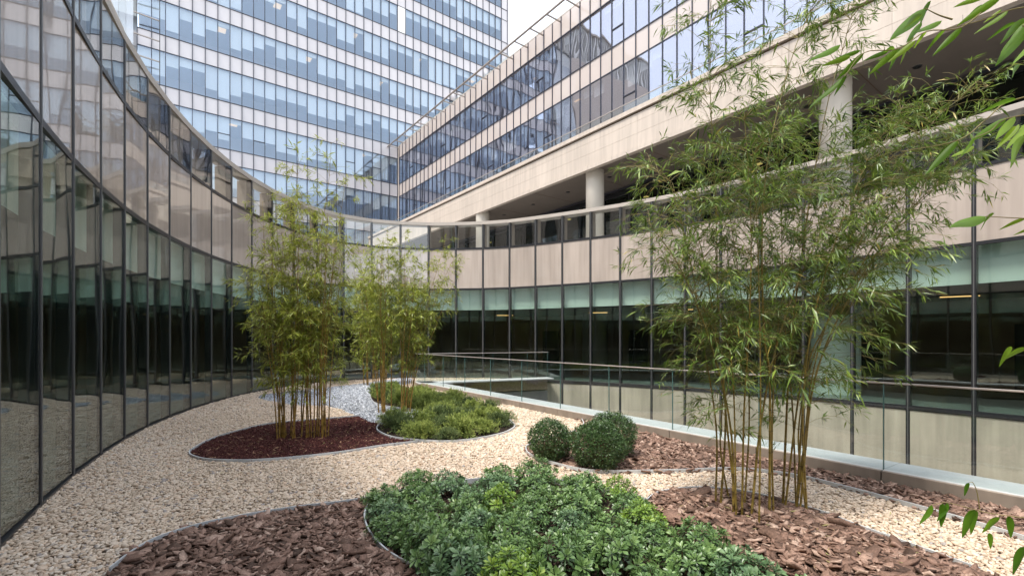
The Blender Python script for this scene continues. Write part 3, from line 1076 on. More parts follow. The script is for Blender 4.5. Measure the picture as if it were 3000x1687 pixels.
edging(bark_front_c, 'thin metal edging between the gravel and the front bark bed', h=0.068, t=0.012)
edging(np.vstack([shrub_left_c, shrub_top_c[1:]]), 'thin metal edging around the whorled green shrub bed', h=0.068, t=0.014)
edging(bark_tree_c, 'thin metal edging between the gravel and the tall bamboo bed', h=0.068, t=0.012)
edging(strip_c, 'thin metal edging around the bark bed with the clipped bushes', h=0.068, t=0.014)
edging(red_front_c, 'thin metal edging around the dark red mulch bed', h=0.055, t=0.02)
edging(np.vstack([red_jun_c, jun_front_c[1:]]), 'thin metal edging around the feathery juniper bed', h=0.058, t=0.02)
edging(jun_slate_c, 'thin metal edging between the junipers and the slate chippings', t=0.012)
edging(slate_low_c, 'thin metal edging between the slate chippings and the pale gravel', h=0.03, t=0.008)

# ------------------------------------------------------------------ scattered stones and bark
principled('stone_dummy', (0.5, 0.5, 0.5))
ramp_mat('pebble', [(0.0, (0.25, 0.19, 0.135)), (0.15, (0.42, 0.325, 0.232)), (0.38, (0.555, 0.445, 0.335)), (0.60, (0.625, 0.515, 0.405)), (0.75, (0.50, 0.36, 0.25)),
                    (0.88, (0.72, 0.62, 0.505)), (1.0, (0.32, 0.285, 0.26))], rough=0.55, spec=0.35, attr='col', atype='INSTANCER', noise=(45, 0.12))
ramp_mat('bark_chip', [(0.0, (0.060, 0.036, 0.026)), (0.3, (0.13, 0.078, 0.056)), (0.55, (0.215, 0.130, 0.096)), (0.8, (0.31, 0.20, 0.152)), (1.0, (0.42, 0.30, 0.235))],
         rough=0.75, spec=0.25, attr='col', atype='INSTANCER', noise=(60, 0.3), bump=0.004)
ramp_mat('red_mulch', [(0.0, (0.045, 0.016, 0.015)), (0.6, (0.095, 0.030, 0.028)), (0.93, (0.13, 0.045, 0.036)), (0.97, (0.33, 0.19, 0.12)), (1.0, (0.42, 0.27, 0.17))],
         rough=0.8, spec=0.2, attr='col', atype='INSTANCER')
ramp_mat('slate_chip', [(0.0, (0.19, 0.20, 0.22)), (0.4, (0.36, 0.38, 0.42)), (0.75, (0.50, 0.52, 0.56)), (1.0, (0.68, 0.69, 0.71))],
         rough=0.5, spec=0.45, attr='col', atype='INSTANCER')


def ico(sub):
    bm = bmesh.new()
    bmesh.ops.create_icosphere(bm, subdivisions=sub, radius=1.0)
    v = np.array([x.co[:] for x in bm.verts]); f = np.array([[a.index for a in p.verts] for p in bm.faces])
    bm.free()
    return v, f


def proto(name, me):
    return bpy.data.objects.new(name, me)      # only the source of instances, never linked


def pebble_protos(mat, n=6):
    res = []
    for k in range(n):
        v, f = ico(2)
        a = RNG.normal(0, 1, (4, 3))
        r = np.ones(len(v))
        for q in a:
            r += 0.10 * np.sin(v @ q * 1.6 + q[0] * 3)
        v = v * r[:, None] * np.array([1.0, RNG.uniform(0.68, 0.9), RNG.uniform(0.45, 0.62)])
        res.append(proto('pebble', np_mesh('pebble', v, f, mat, smooth=True)))
    return res


def chip_protos(mat, n=7, thick=0.10, ragged=0.25, aspect=(0.28, 0.58)):
    res = []
    for k in range(n):
        m_ = 9
        asp = RNG.uniform(*aspect)
        th = np.sort(np.linspace(0, 2 * math.pi, m_, endpoint=False) + RNG.uniform(-0.2, 0.2, m_))
        rad = 1 + RNG.uniform(-ragged, ragged, m_)
        out = np.stack([np.cos(th) * rad, np.sin(th) * rad * asp, np.zeros(m_)], 1)
        bend = RNG.uniform(-0.25, 0.25); tw_ = RNG.uniform(-0.3, 0.3)
        out[:, 2] = bend * out[:, 0] ** 2 + tw_ * out[:, 0] * out[:, 1] + RNG.normal(0, 0.03, m_)
        top = out + [0, 0, thick]; bot = out * [0.93, 0.93, 1] - [0, 0, thick]
        c1 = np.array([[0, 0, thick * 1.1 + RNG.uniform(-0.03, 0.05)]]); c2 = np.array([[0, 0, -thick]])
        V = np.vstack([top, bot, c1, c2])
        Fc = []
        for i in range(m_):
            j = (i + 1) % m_
            Fc += [(i, j, 2 * m_), (m_ + j, m_ + i, 2 * m_ + 1), (i, m_ + i, m_ + j), (i, m_ + j, j)]
        res.append(proto('chip', np_mesh('chip', V, np.array(Fc), mat)))
    return res


def scatter(name, pts, rot, scl, col, protos, label, cat):
    me = bpy.data.meshes.new(name)
    n = len(pts)
    me.vertices.add(n)
    me.vertices.foreach_set('co', np.asarray(pts, np.float32).ravel())
    for an, ty, dat in (('rot', 'FLOAT_VECTOR', rot), ('scl', 'FLOAT_VECTOR', scl)):
        a = me.attributes.new(an, ty, 'POINT'); a.data.foreach_set('vector', np.asarray(dat, np.float32).ravel())
    a = me.attributes.new('col', 'FLOAT', 'POINT'); a.data.foreach_set('value', np.asarray(col, np.float32))
    a = me.attributes.new('pick', 'INT', 'POINT'); a.data.foreach_set('value', RNG.integers(0, len(protos), n).astype(np.int32))
    o = link(name, me, kind='stuff', label=label, cat=cat)
    g = bpy.data.node_groups.new(name + '_scatter', 'GeometryNodeTree')
    g.interface.new_socket('Geometry', in_out='INPUT', socket_type='NodeSocketGeometry')
    g.interface.new_socket('Geometry', in_out='OUTPUT', socket_type='NodeSocketGeometry')
    N, Lk = g.nodes, g.links
    gi, go = N.new('NodeGroupInput'), N.new('NodeGroupOutput')
    iop = N.new('GeometryNodeInstanceOnPoints')
    jn = N.new('GeometryNodeJoinGeometry')
    for p in protos:
        oi = N.new('GeometryNodeObjectInfo')
        oi.inputs['Object'].default_value = p
        oi.inputs['As Instance'].default_value = True
        Lk.new(oi.outputs['Geometry'], jn.inputs[0])

    def attr(nm, ty):
        a_ = N.new('GeometryNodeInputNamedAttribute')
        a_.data_type = ty
        a_.inputs['Name'].default_value = nm
        return a_.outputs['Attribute']
    Lk.new(gi.outputs[0], iop.inputs['Points'])
    Lk.new(jn.outputs[0], iop.inputs['Instance'])
    iop.inputs['Pick Instance'].default_value = True
    Lk.new(attr('pick', 'INT'), iop.inputs['Instance Index'])
    Lk.new(attr('rot', 'FLOAT_VECTOR'), iop.inputs['Rotation'])
    Lk.new(attr('scl', 'FLOAT_VECTOR'), iop.inputs['Scale'])
    Lk.new(iop.outputs[0], go.inputs[0])
    md = o.modifiers.new('scatter', 'NODES')
    md.node_group = g
    return o


def sample(poly, density, holes=(), ylim=(2.6, 21.6)):
    poly = np.asarray(poly)
    lo, hi = poly.min(0), poly.max(0)
    lo[1] = max(lo[1], ylim[0]); hi[1] = min(hi[1], ylim[1])
    n = int((hi[0] - lo[0]) * (hi[1] - lo[1]) * density)
    P = RNG.uniform(lo, hi, (n, 2))
    P = P[inside(P, poly)]
    # keep only what the camera's cone (with a margin) can see
    P = P[np.abs(P[:, 0]) < P[:, 1] * 1.12 + 1.2]
    for h in holes:
        P = P[~inside(P, h)]
    return P


def jitter(poly, step, holes=(), ylim=(2.6, 21.6), amt=0.45):
    """one stone per cell of a jittered grid, so that they pack evenly"""
    poly = np.asarray(poly)
    lo, hi = poly.min(0), poly.max(0)
    lo[1] = max(lo[1], ylim[0]); hi[1] = min(hi[1], ylim[1])
    X, Y = np.meshgrid(np.arange(lo[0], hi[0], step), np.arange(lo[1], hi[1], step * 0.9))
    X = X + (np.arange(len(X)) % 2)[:, None] * step * 0.5
    P = np.stack([X.ravel(), Y.ravel()], 1) + RNG.uniform(-amt, amt, (X.size, 2)) * step
    P = P[inside(P, poly)]
    P = P[np.abs(P[:, 0]) < P[:, 1] * 1.12 + 1.2]
    for h in holes:
        P = P[~inside(P, h)]
    return P


deckp = np.array(deck)
holes = [poly_barkA, poly_barkB, poly_barkC, poly_shrub, poly_red, poly_jun, poly_slate]
pb = pebble_protos('pebble')
for zone, (y0, y1, step, size) in enumerate(((2.6, 7.0, 0.0255, 0.0162), (7.0, 11.5, 0.029, 0.0182), (11.5, 21.6, 0.040, 0.025))):
    P = jitter(deckp, step, holes, (y0, y1))
    n = len(P)
    s = size * np.exp(RNG.normal(0, 0.24, n))
    big = np.where(RNG.random(n) < 0.3, 1.25, 1.0)
    z = s * 0.40 + RNG.uniform(-0.004, 0.014, n)
    rot = np.stack([RNG.normal(0, 0.28, n), RNG.normal(0, 0.28, n), RNG.uniform(0, 6.28, n)], 1)
    scl = np.stack([s * big, s * big, s], 1)
    c = np.clip(RNG.beta(2.2, 2.0, n), 0, 1)
    c = np.clip(c + 0.10 * np.sin(P[:, 0] * 1.3 + 0.7 * np.sin(P[:, 1] * 0.9)) * np.sin(P[:, 1] * 1.1 + P[:, 0] * 0.6), 0, 0.93)
    c = np.where(RNG.random(n) < 0.035, 1.0, c)
    scatter('gravel', np.column_stack([P, z]), rot, scl, c, pb, ('rounded cream pebbles covering the path between the planted beds',
            'cream gravel around the red mulch bed and junipers', 'pale gravel along the foot of the curved glass wall behind the bamboo')[zone], 'gravel')

ch = chip_protos('bark_chip')


def bark(name, poly, hf, dens, ylim, label):
    P = sample(poly, dens, (), ylim)
    n = len(P)
    s = 0.036 * np.exp(RNG.normal(0, 0.40, n))
    z = np.array([hf(x, y) for x, y in P]) + 0.012 + RNG.uniform(0, 0.034, n)
    rot = np.stack([RNG.normal(0, 0.30, n), RNG.normal(0, 0.30, n), RNG.uniform(0, 6.28, n)], 1)
    scl = np.stack([s, s, s], 1)
    scatter(name, np.column_stack([P, z]), rot, scl, np.clip(RNG.normal(0.52, 0.28, n), 0, 1), ch, label, 'bark')


bark('bark_chips', poly_barkA, hA, 1700, (2.6, 7), 'coarse brown bark chips heaped in the bed in front of the shrubs')
bark('bark_chips', poly_barkB, hB, 1700, (2.6, 7), 'coarse brown bark chips around the foot of the tall bamboo')
bark('bark_chips', poly_barkC, h0, 1600, (2.6, 12), 'brown bark chips between the stone kerb and the gravel path')
fb = chip_protos('red_mulch', 5, 0.10, 0.2, (0.12, 0.25))
P = sample(poly_red, 4200)
n = len(P)
s = 0.020 * np.exp(RNG.normal(0, 0.4, n))
scatter('shredded_mulch', np.column_stack([P, 0.012 + RNG.uniform(0, 0.022, n)]), np.stack([RNG.normal(0, 0.4, n), RNG.normal(0, 0.4, n), RNG.uniform(0, 6.28, n)], 1),
        np.stack([s, s, s], 1), RNG.random(n), fb, 'fine dark red shredded mulch around the foot of the bamboo', 'mulch')
sl = chip_protos('slate_chip', 6, 0.16, 0.28, (0.5, 0.9))
P = jitter(poly_slate, 0.040)
n = len(P)
s = 0.024 * np.exp(RNG.normal(0, 0.3, n))
scatter('slate_chippings', np.column_stack([P, 0.012 + RNG.uniform(0, 0.016, n)]), np.stack([RNG.normal(0, 0.45, n), RNG.normal(0, 0.45, n), RNG.uniform(0, 6.28, n)], 1),
        np.stack([s, s, s], 1), np.clip(RNG.beta(2, 1.8, n), 0, 1), sl, 'blue grey slate chippings winding between gravel and junipers', 'slate chippings')
# dark soil crumbs and bits of bark under the shrubs
P = sample(poly_shrub, 500)
n = len(P)
s = 0.016 * np.exp(RNG.normal(0, 0.4, n))
scatter('soil_crumbs', np.column_stack([P, 0.008 + RNG.uniform(0, 0.01, n)]), np.stack([RNG.normal(0, 0.4, n), RNG.normal(0, 0.4, n), RNG.uniform(0, 6.28, n)], 1),
        np.stack([s, s, s], 1), RNG.random(n) * 0.35, ch, 'dark crumbs of soil and bark under the whorled shrubs', 'soil')

# ------------------------------------------------------------------ plants
principled('shrub_stem', (0.11, 0.075, 0.045), 0.8, 0.2, noise=(30, 0.2))
ramp_mat('culm', [(0.0, (0.08, 0.045, 0.015)), (0.18, (0.22, 0.135, 0.032)), (0.5, (0.33, 0.195, 0.038)), (0.8, (0.24, 0.18, 0.04)), (1.0, (0.15, 0.16, 0.04))], rough=0.38, spec=0.5, noise=(14, 0.22))
ramp_mat('twig', [(0.0, (0.22, 0.17, 0.06)), (1.0, (0.28, 0.24, 0.08))], rough=0.6)
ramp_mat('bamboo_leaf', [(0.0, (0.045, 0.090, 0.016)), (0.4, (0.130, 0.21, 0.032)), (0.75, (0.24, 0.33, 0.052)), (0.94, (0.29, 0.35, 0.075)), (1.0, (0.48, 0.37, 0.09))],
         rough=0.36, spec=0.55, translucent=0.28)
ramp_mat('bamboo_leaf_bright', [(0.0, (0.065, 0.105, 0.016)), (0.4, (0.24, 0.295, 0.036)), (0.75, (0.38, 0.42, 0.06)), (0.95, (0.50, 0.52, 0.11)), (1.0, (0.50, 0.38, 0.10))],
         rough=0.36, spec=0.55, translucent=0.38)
ramp_mat('near_leaf', [(0.0, (0.06, 0.16, 0.010)), (0.5, (0.14, 0.28, 0.016)), (1.0, (0.25, 0.38, 0.025))], rough=0.45, spec=0.28, translucent=0.5, noise=(8, 0.15))
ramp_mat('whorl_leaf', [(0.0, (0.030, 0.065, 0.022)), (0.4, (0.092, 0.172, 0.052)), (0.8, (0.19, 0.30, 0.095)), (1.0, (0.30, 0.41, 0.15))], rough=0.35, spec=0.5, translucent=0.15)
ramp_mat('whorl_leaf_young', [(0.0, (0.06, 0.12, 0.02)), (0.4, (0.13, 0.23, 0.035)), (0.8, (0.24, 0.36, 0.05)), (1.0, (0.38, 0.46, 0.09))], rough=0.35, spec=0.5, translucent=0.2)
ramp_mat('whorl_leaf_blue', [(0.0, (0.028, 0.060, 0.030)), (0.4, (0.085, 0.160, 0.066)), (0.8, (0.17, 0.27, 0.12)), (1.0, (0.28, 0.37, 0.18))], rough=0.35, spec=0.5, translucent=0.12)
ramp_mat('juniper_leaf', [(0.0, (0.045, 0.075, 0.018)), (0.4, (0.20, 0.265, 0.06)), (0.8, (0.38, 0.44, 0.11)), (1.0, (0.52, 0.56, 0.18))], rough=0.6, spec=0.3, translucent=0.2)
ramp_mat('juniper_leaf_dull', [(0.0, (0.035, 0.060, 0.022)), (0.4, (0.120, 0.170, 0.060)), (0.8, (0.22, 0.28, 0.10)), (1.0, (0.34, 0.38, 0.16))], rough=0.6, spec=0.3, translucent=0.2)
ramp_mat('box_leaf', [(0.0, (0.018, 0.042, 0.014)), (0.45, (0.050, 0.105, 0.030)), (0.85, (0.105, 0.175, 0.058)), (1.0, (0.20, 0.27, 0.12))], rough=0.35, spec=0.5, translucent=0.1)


def norm(a):
    return a / (np.linalg.norm(a, axis=-1, keepdims=True) + 1e-9)


def blades(base, d, nrm, length, width, tint, fold=0.12, droop=0.15):
    """lance-shaped leaves, 5 points and 4 triangles each"""
    d = norm(d); side = norm(np.cross(d, nrm)); up = np.cross(side, d)
    l = length[:, None]; w_ = width[:, None]
    dz = np.array([0, 0, -1.0])
    mid = base + d * l * 0.42
    tip = base + d * l + dz * l * droop
    L = mid + side * w_ * 0.5 + up * w_ * fold
    R = mid - side * w_ * 0.5 + up * w_ * fold
    V = np.stack([base, L, mid, R, tip], 1).reshape(-1, 3)
    o = np.arange(len(base))[:, None, None] * 5
    Fc = (o + np.array([[0, 2, 1], [2, 4, 1], [0, 3, 2], [3, 4, 2]])[None]).reshape(-1, 3)
    return V, Fc, np.repeat(tint, 5)


def spoon(base, d, nrm, length, width, tint, curl=0.12):
    """obovate leaves, 8 points: widest near the rounded tip"""
    d = norm(d); side = norm(np.cross(d, nrm)); up = np.cross(side, d)
    l = length[:, None]; w_ = width[:, None]
    m1 = base + d * l * 0.38
    m2 = base + d * l * 0.74 - up * l * curl * 0.4
    tip = base + d * l - up * l * curl
    pts = [base, m1 + side * w_ * 0.24 + up * w_ * 0.10, m1, m1 - side * w_ * 0.24 + up * w_ * 0.10,
           m2 + side * w_ * 0.5 + up * w_ * 0.14, m2, m2 - side * w_ * 0.5 + up * w_ * 0.14, tip]
    V = np.stack(pts, 1).reshape(-1, 3)
    o = np.arange(len(base))[:, None, None] * 8
    Fc = (o + np.array([[0, 2, 1], [0, 3, 2], [1, 2, 4], [2, 5, 4], [2, 3, 5], [3, 6, 5], [4, 5, 7], [5, 6, 7]])[None]).reshape(-1, 3)
    return V, Fc, np.repeat(tint, 8)


class Acc:
    def __init__(self): self.V, self.F, self.T, self.n = [], [], [], 0

    def add(self, V, Fc, T):
        self.V.append(V); self.F.append(Fc + self.n); self.T.append(T); self.n += len(V)

    def mesh(self, name, mat, smooth=False):
        return np_mesh(name, np.concatenate(self.V), np.concatenate(self.F), mat, np.concatenate(self.T), smooth)


def rnd_dirs(n):
    v = RNG.normal(0, 1, (n, 3))
    return norm(v)


def make_culm(path, r0, r1, node_gap):
    """tapered cane with swollen nodes; returns the mesh and its node points"""
    path = smooth_open(path, 10)
    d = np.concatenate([[0], np.cumsum(np.linalg.norm(np.diff(path, axis=0), axis=1))])
    Lc = d[-1]
    s, nodes = 0.0, []
    ts, rs, tn = [], [], []
    g = node_gap
    k = 0
    while s < Lc:
        gap = g * (0.45 + 0.55 * min(1, (k + 1) / 5)) * (1 - 0.35 * s / Lc) * random.uniform(0.9, 1.1)
        r = r0 + (r1 - r0) * (s / Lc)
        for off, rr, t in ((0.0, 1.0, 0.35), (0.006, 1.22, 0.0), (0.014, 1.02, 0.2), (gap * 0.5, 0.97, 0.55)):
            if s + off < Lc:
                ts.append(s + off); rs.append(r * rr); tn.append(min(1, t + 0.35 * s / Lc + random.uniform(-0.08, 0.08)) if t > 0.1 else t)
        nodes.append(s)
        s += gap
        k += 1
    ts.append(Lc); rs.append(r1); tn.append(0.7)
    P = np.stack([np.interp(ts, d, path[:, i]) for i in range(3)], 1)
    V, Fc = tube_arrays(P, rs, 7)
    me = np_mesh('culm', V, Fc, 'culm', np.clip(np.repeat(tn, 7), 0, 1), smooth=True)
    NP = np.stack([np.interp(nodes, d, path[:, i]) for i in range(3)], 1)
    return me, NP, Lc


ramp_mat('culm_olive', [(0.0, (0.06, 0.038, 0.014)), (0.18, (0.16, 0.115, 0.030)), (0.5, (0.235, 0.165, 0.036)), (0.8, (0.17, 0.145, 0.036)), (1.0, (0.10, 0.12, 0.03))], rough=0.38, spec=0.5, noise=(14, 0.3))


def bamboo(label, culms, r0, leaf, leaf_mat, start=0.7, blen=(0.75, 0.25), per_node=2.4, twigs=3, leaves=5, node_gap=0.24, group=None, spread=1.0, thin_top=0.0, bright=0.0, low=1.0, cane=None):
    base = np.mean([c[0] for c in culms], axis=0)
    root = empty('bamboo_clump', (base[0], base[1], 0), label=label, cat='bamboo', group=group)
    LA, TA = Acc(), Acc()
    bvec = np.array([base[0], base[1], 0])
    for c in culms:
        c = np.asarray(c, float) - bvec
        H = c[-1][2]
        me, NP, Lc = make_culm(c, r0 * random.uniform(0.7, 1.15), 0.0022, node_gap)
        if cane:
            me.materials.clear(); me.materials.append(MATS[cane])
        link('culm', me, root)
        st = start * random.uniform(0.6, 1.3)
        for q in NP:
            if q[2] < st: continue
            f = (q[2] - st) / max(0.1, H - st)
            cnt = RNG.poisson(per_node * (1 - thin_top * f) * (low + (1 - low) * min(1.0, f / 0.5) ** 1.5))
            for _ in range(cnt):
                az = RNG.uniform(0, 6.283)
                el = RNG.uniform(0.35, 1.0)
                Lb = (blen[0] * (1 - f) + blen[1] * f) * RNG.uniform(0.45, 1.15) * spread
                if f < 0.18: Lb *= 0.75
                d0 = np.array([math.cos(az) * math.cos(el), math.sin(az) * math.cos(el), math.sin(el)])
                tt = np.linspace(0, 1, 6)[:, None]
                bp = q + d0 * Lb * tt + np.array([0, 0, -1.0]) * (Lb * 0.42 * tt ** 2.2)
                V, Fc = tube_arrays(bp, np.linspace(0.0028, 0.0010, 6), 3)
                TA.add(V, Fc, np.full(len(V), 0.5))
                m_ = max(1, int(RNG.poisson(twigs * (0.5 + 0.5 * Lb / blen[0]))))
                for t in np.clip(RNG.uniform(0.25, 1.05, m_), 0, 1):
                    i = min(4, int(t * 5)); a = t * 5 - i
                    p0 = bp[i] * (1 - a) + bp[i + 1] * a
                    tang = norm((bp[i + 1] - bp[i])[None])[0]
                    dt = norm((tang + rnd_dirs(1)[0] * 0.7 + np.array([0, 0, 0.1]))[None])[0]
                    Lt_ = RNG.uniform(0.06, 0.18)
                    tip = p0 + dt * Lt_ + np.array([0, 0, -0.02])
                    V, Fc = tube_arrays(np.array([p0, (p0 + tip) / 2 + [0, 0, 0.006], tip]), [0.0012, 0.001, 0.0008], 3)
                    TA.add(V, Fc, np.full(len(V), 0.6))
                    k = max(2, int(RNG.poisson(leaves)))
                    u = np.sort(RNG.uniform(0.3, 1.0, k))[:, None]
                    lb = p0 * (1 - u) + tip * u
                    ld = dt[None] * 0.9 + rnd_dirs(k) * 0.75 + np.array([0, 0, -0.28])
                    nn = np.array([0, 0, 1.0])[None] + rnd_dirs(k) * 0.75
                    ll = leaf[0] * np.exp(RNG.normal(0, 0.28, k))
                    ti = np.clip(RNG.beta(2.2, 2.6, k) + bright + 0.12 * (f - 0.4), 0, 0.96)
                    ti[RNG.random(k) < 0.015] = 1.0
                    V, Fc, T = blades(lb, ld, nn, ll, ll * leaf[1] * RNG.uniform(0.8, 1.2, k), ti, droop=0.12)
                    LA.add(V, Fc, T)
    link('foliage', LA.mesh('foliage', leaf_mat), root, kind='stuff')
    link('branches', TA.mesh('branches', 'twig'), root, kind='stuff')
    return root


def clump(cx, cy, n, rx, ry, hts, lean, lean_bias=(0, 0), wig=0.06):
    res = []
    for k in range(n):
        a = random.uniform(0, 6.283); r = math.sqrt(random.random())
        x, y = cx + rx * r * math.cos(a), cy + ry * r * math.sin(a)
        H = random.uniform(*hts)
        dx, dy = (x - cx) / max(rx, ry) * lean + lean_bias[0] + random.gauss(0, lean * 0.25), (y - cy) / max(rx, ry) * lean + lean_bias[1] + random.gauss(0, lean * 0.25)
        pts = []
        for f in (0, 0.3, 0.6, 0.85, 1.0):
            b = f ** 1.5
            pts.append((x + dx * b + random.gauss(0, wig) * f * (1 - f) * 2, y + dy * b + random.gauss(0, wig) * f * (1 - f) * 2, H * f - 0.02 * (f == 0)))
        res.append(pts)
    return res


# bamboo in the red mulch: two knots of canes
cul = clump(-3.92, 8.35, 14, 0.22, 0.20, (2.6, 4.4), 0.44, (-0.08, 0)) + clump(-3.42, 8.45, 12, 0.22, 0.20, (2.8, 4.7), 0.42, (0.08, 0))
cul += [[(-3.6, 8.3, 0), (-3.55, 8.3, 1.6), (-3.42, 8.35, 3.2), (-3.25, 8.4, 4.5), (-3.20, 8.4, 5.25)],
        [(-3.8, 8.3, 0), (-3.85, 8.3, 1.6), (-3.85, 8.35, 3.2), (-3.82, 8.4, 4.3), (-3.78, 8.4, 4.95)],
        [(-3.3, 8.4, 0), (-3.28, 8.3, 1.6), (-3.15, 8.35, 3.0), (-3.00, 8.4, 4.2), (-2.93, 8.4, 4.7)],
        [(-4.0, 8.4, 0), (-4.2, 8.3, 1.6), (-4.32, 8.35, 2.8), (-4.40, 8.4, 3.7), (-4.42, 8.4, 4.2)]]
bamboo('dense bamboo clump with orange canes rising from the dark red mulch', cul, 0.0135, (0.086, 0.135), 'bamboo_leaf_bright', start=1.05, blen=(0.60, 0.40),
       per_node=3.3, twigs=5.5, leaves=6.0, node_gap=0.21, thin_top=0.45, bright=0.13, low=0.5)
# bamboo at the slate and junipers
cul = clump(-3.10, 11.3, 8, 0.14, 0.14, (2.6, 4.1), 0.40, (-0.24, 0)) + clump(-2.58, 11.35, 13, 0.15, 0.15, (2.8, 4.4), 0.65, (0.42, 0.05))
cul += [[(-2.9, 11.4, 0), (-2.9, 11.4, 1.6), (-2.95, 11.4, 3.0), (-3.0, 11.45, 4.0), (-3.02, 11.5, 4.5)],
        [(-2.6, 11.4, 0), (-2.6, 11.4, 1.6), (-2.55, 11.4, 3.0), (-2.65, 11.45, 3.8), (-2.7, 11.5, 4.2)]]
bamboo('bamboo clump growing between the slate chippings and the junipers', cul, 0.014, (0.095, 0.135), 'bamboo_leaf_bright', start=1.2, blen=(0.56, 0.38),
       per_node=3.6, twigs=5.2, leaves=5.8, node_gap=0.23, thin_top=0.35, bright=0.02, low=0.5)
cul = clump(-5.55, 18.0, 9, 0.30, 0.2, (3.4, 5.2), 0.6, (-0.1, 0)) + clump(-5.0, 18.2, 6, 0.2, 0.2, (3.0, 4.6), 0.5, (0.1, 0))
bamboo('distant bamboo clump at the far end of the slate against the curved glass', cul, 0.015, (0.12, 0.15), 'bamboo_leaf_bright', start=1.2, blen=(0.8, 0.4),
       per_node=4.4, twigs=4.2, leaves=5.2, node_gap=0.26, thin_top=0.4, bright=0.06)

# the tall open clump by the kerb: canes traced one by one
def trace(uvs, T, dT=0.0, z0=0.06):
    res = []
    for i, (u, v) in enumerate(uvs):
        if i == 0:
            u += random.uniform(-16, 16); T += random.uniform(-0.22, 0.12)
        t = T + dT * i / (len(uvs) - 1)
        p = P3(u, v, t)
        if i == 0: p[2] = z0
        res.append(tuple(p))
    return res


cul = [trace([(2155, 1530), (2147, 1103), (2116, 948), (2103, 870), (2097, 600), (2080, 233), (2085, -60)], 4.55, 0.3),
       trace([(2245, 1550), (2255, 1110), (2240, 1000), (2232, 750), (2240, 543), (2272, 350), (2334, 128), (2420, -60)], 4.5, 0.1),
       trace([(2285, 1515), (2310, 1103), (2330, 890), (2349, 754), (2373, 580), (2423, 310), (2466, 155), (2530, -90)], 4.75, -0.2),
       trace([(2330, 1495), (2361, 1103), (2411, 968), (2481, 851), (2543, 746), (2652, 560), (2800, 380)], 4.85, -0.3),
       trace([(2342, 1500), (2388, 1103), (2485, 909), (2563, 754), (2690, 590), (2850, 470)], 4.9, 0.2),
       trace([(2225, 1565), (2228, 1200), (2225, 900), (2215, 600), (2200, 380)], 4.42, 0.2),
       trace([(2190, 1545), (2195, 1200), (2175, 900), (2140, 650), (2090, 420)], 4.5, 0.4),
       trace([(2100, 1478), (2098, 1250), (2060, 1000), (2020, 750), (1960, 520)], 4.95, -0.1),
       trace([(2113, 1480), (2125, 1200), (2095, 950), (2030, 650), (1900, 470)], 4.95, 0.3),
       trace([(2170, 1540), (2180, 1200), (2195, 950), (2200, 650), (2180, 330)], 4.6, -0.2),
       trace([(2275, 1560), (2262, 1250), (2280, 950), (2330, 700), (2400, 450)], 4.5, 0.4),
       trace([(2350, 1505), (2352, 1200), (2380, 950), (2450, 700), (2560, 420)], 4.8, -0.1),
       trace([(2325, 1500), (2322, 1200), (2300, 950), (2290, 650), (2300, 300)], 4.85, 0.3),
       trace([(2150, 1535), (2140, 1250), (2080, 1000), (1990, 780), (1890, 640)], 4.6, -0.2),
       trace([(2215, 1555), (2235, 1200), (2310, 900), (2450, 620), (2680, 400)], 4.5, 0.5),
       trace([(2160, 1540), (2130, 1250), (2110, 1050), (2050, 880), (1960, 760)], 4.6, 0.2),
       trace([(2345, 1505), (2340, 1250), (2400, 1000), (2520, 800), (2690, 700)], 4.8, 0.4),
       trace([(2125, 1490), (2110, 1300), (2120, 1080), (2070, 900), (2010, 840)], 4.9, 0.1),
       trace([(2335, 1500), (2380, 1100), (2480, 800), (2620, 520), (2760, 330), (2900, 250)], 4.8, -0.3),
       trace([(2300, 1510), (2350, 1100), (2430, 800), (2540, 520), (2650, 300)], 4.7, 0.1),
       trace([(2345, 1500), (2390, 1100), (2500, 850), (2640, 650), (2820, 480)], 4.9, 0.0)]
bamboo('tall open bamboo with striped yellow canes rising from the bark mound', cul, 0.0118, (0.082, 0.125), 'bamboo_leaf', start=0.85, blen=(0.74, 0.60),
       per_node=4.7, twigs=5.6, leaves=5.8, node_gap=0.21, thin_top=0.12, bright=-0.08, low=0.06, cane='culm_olive')


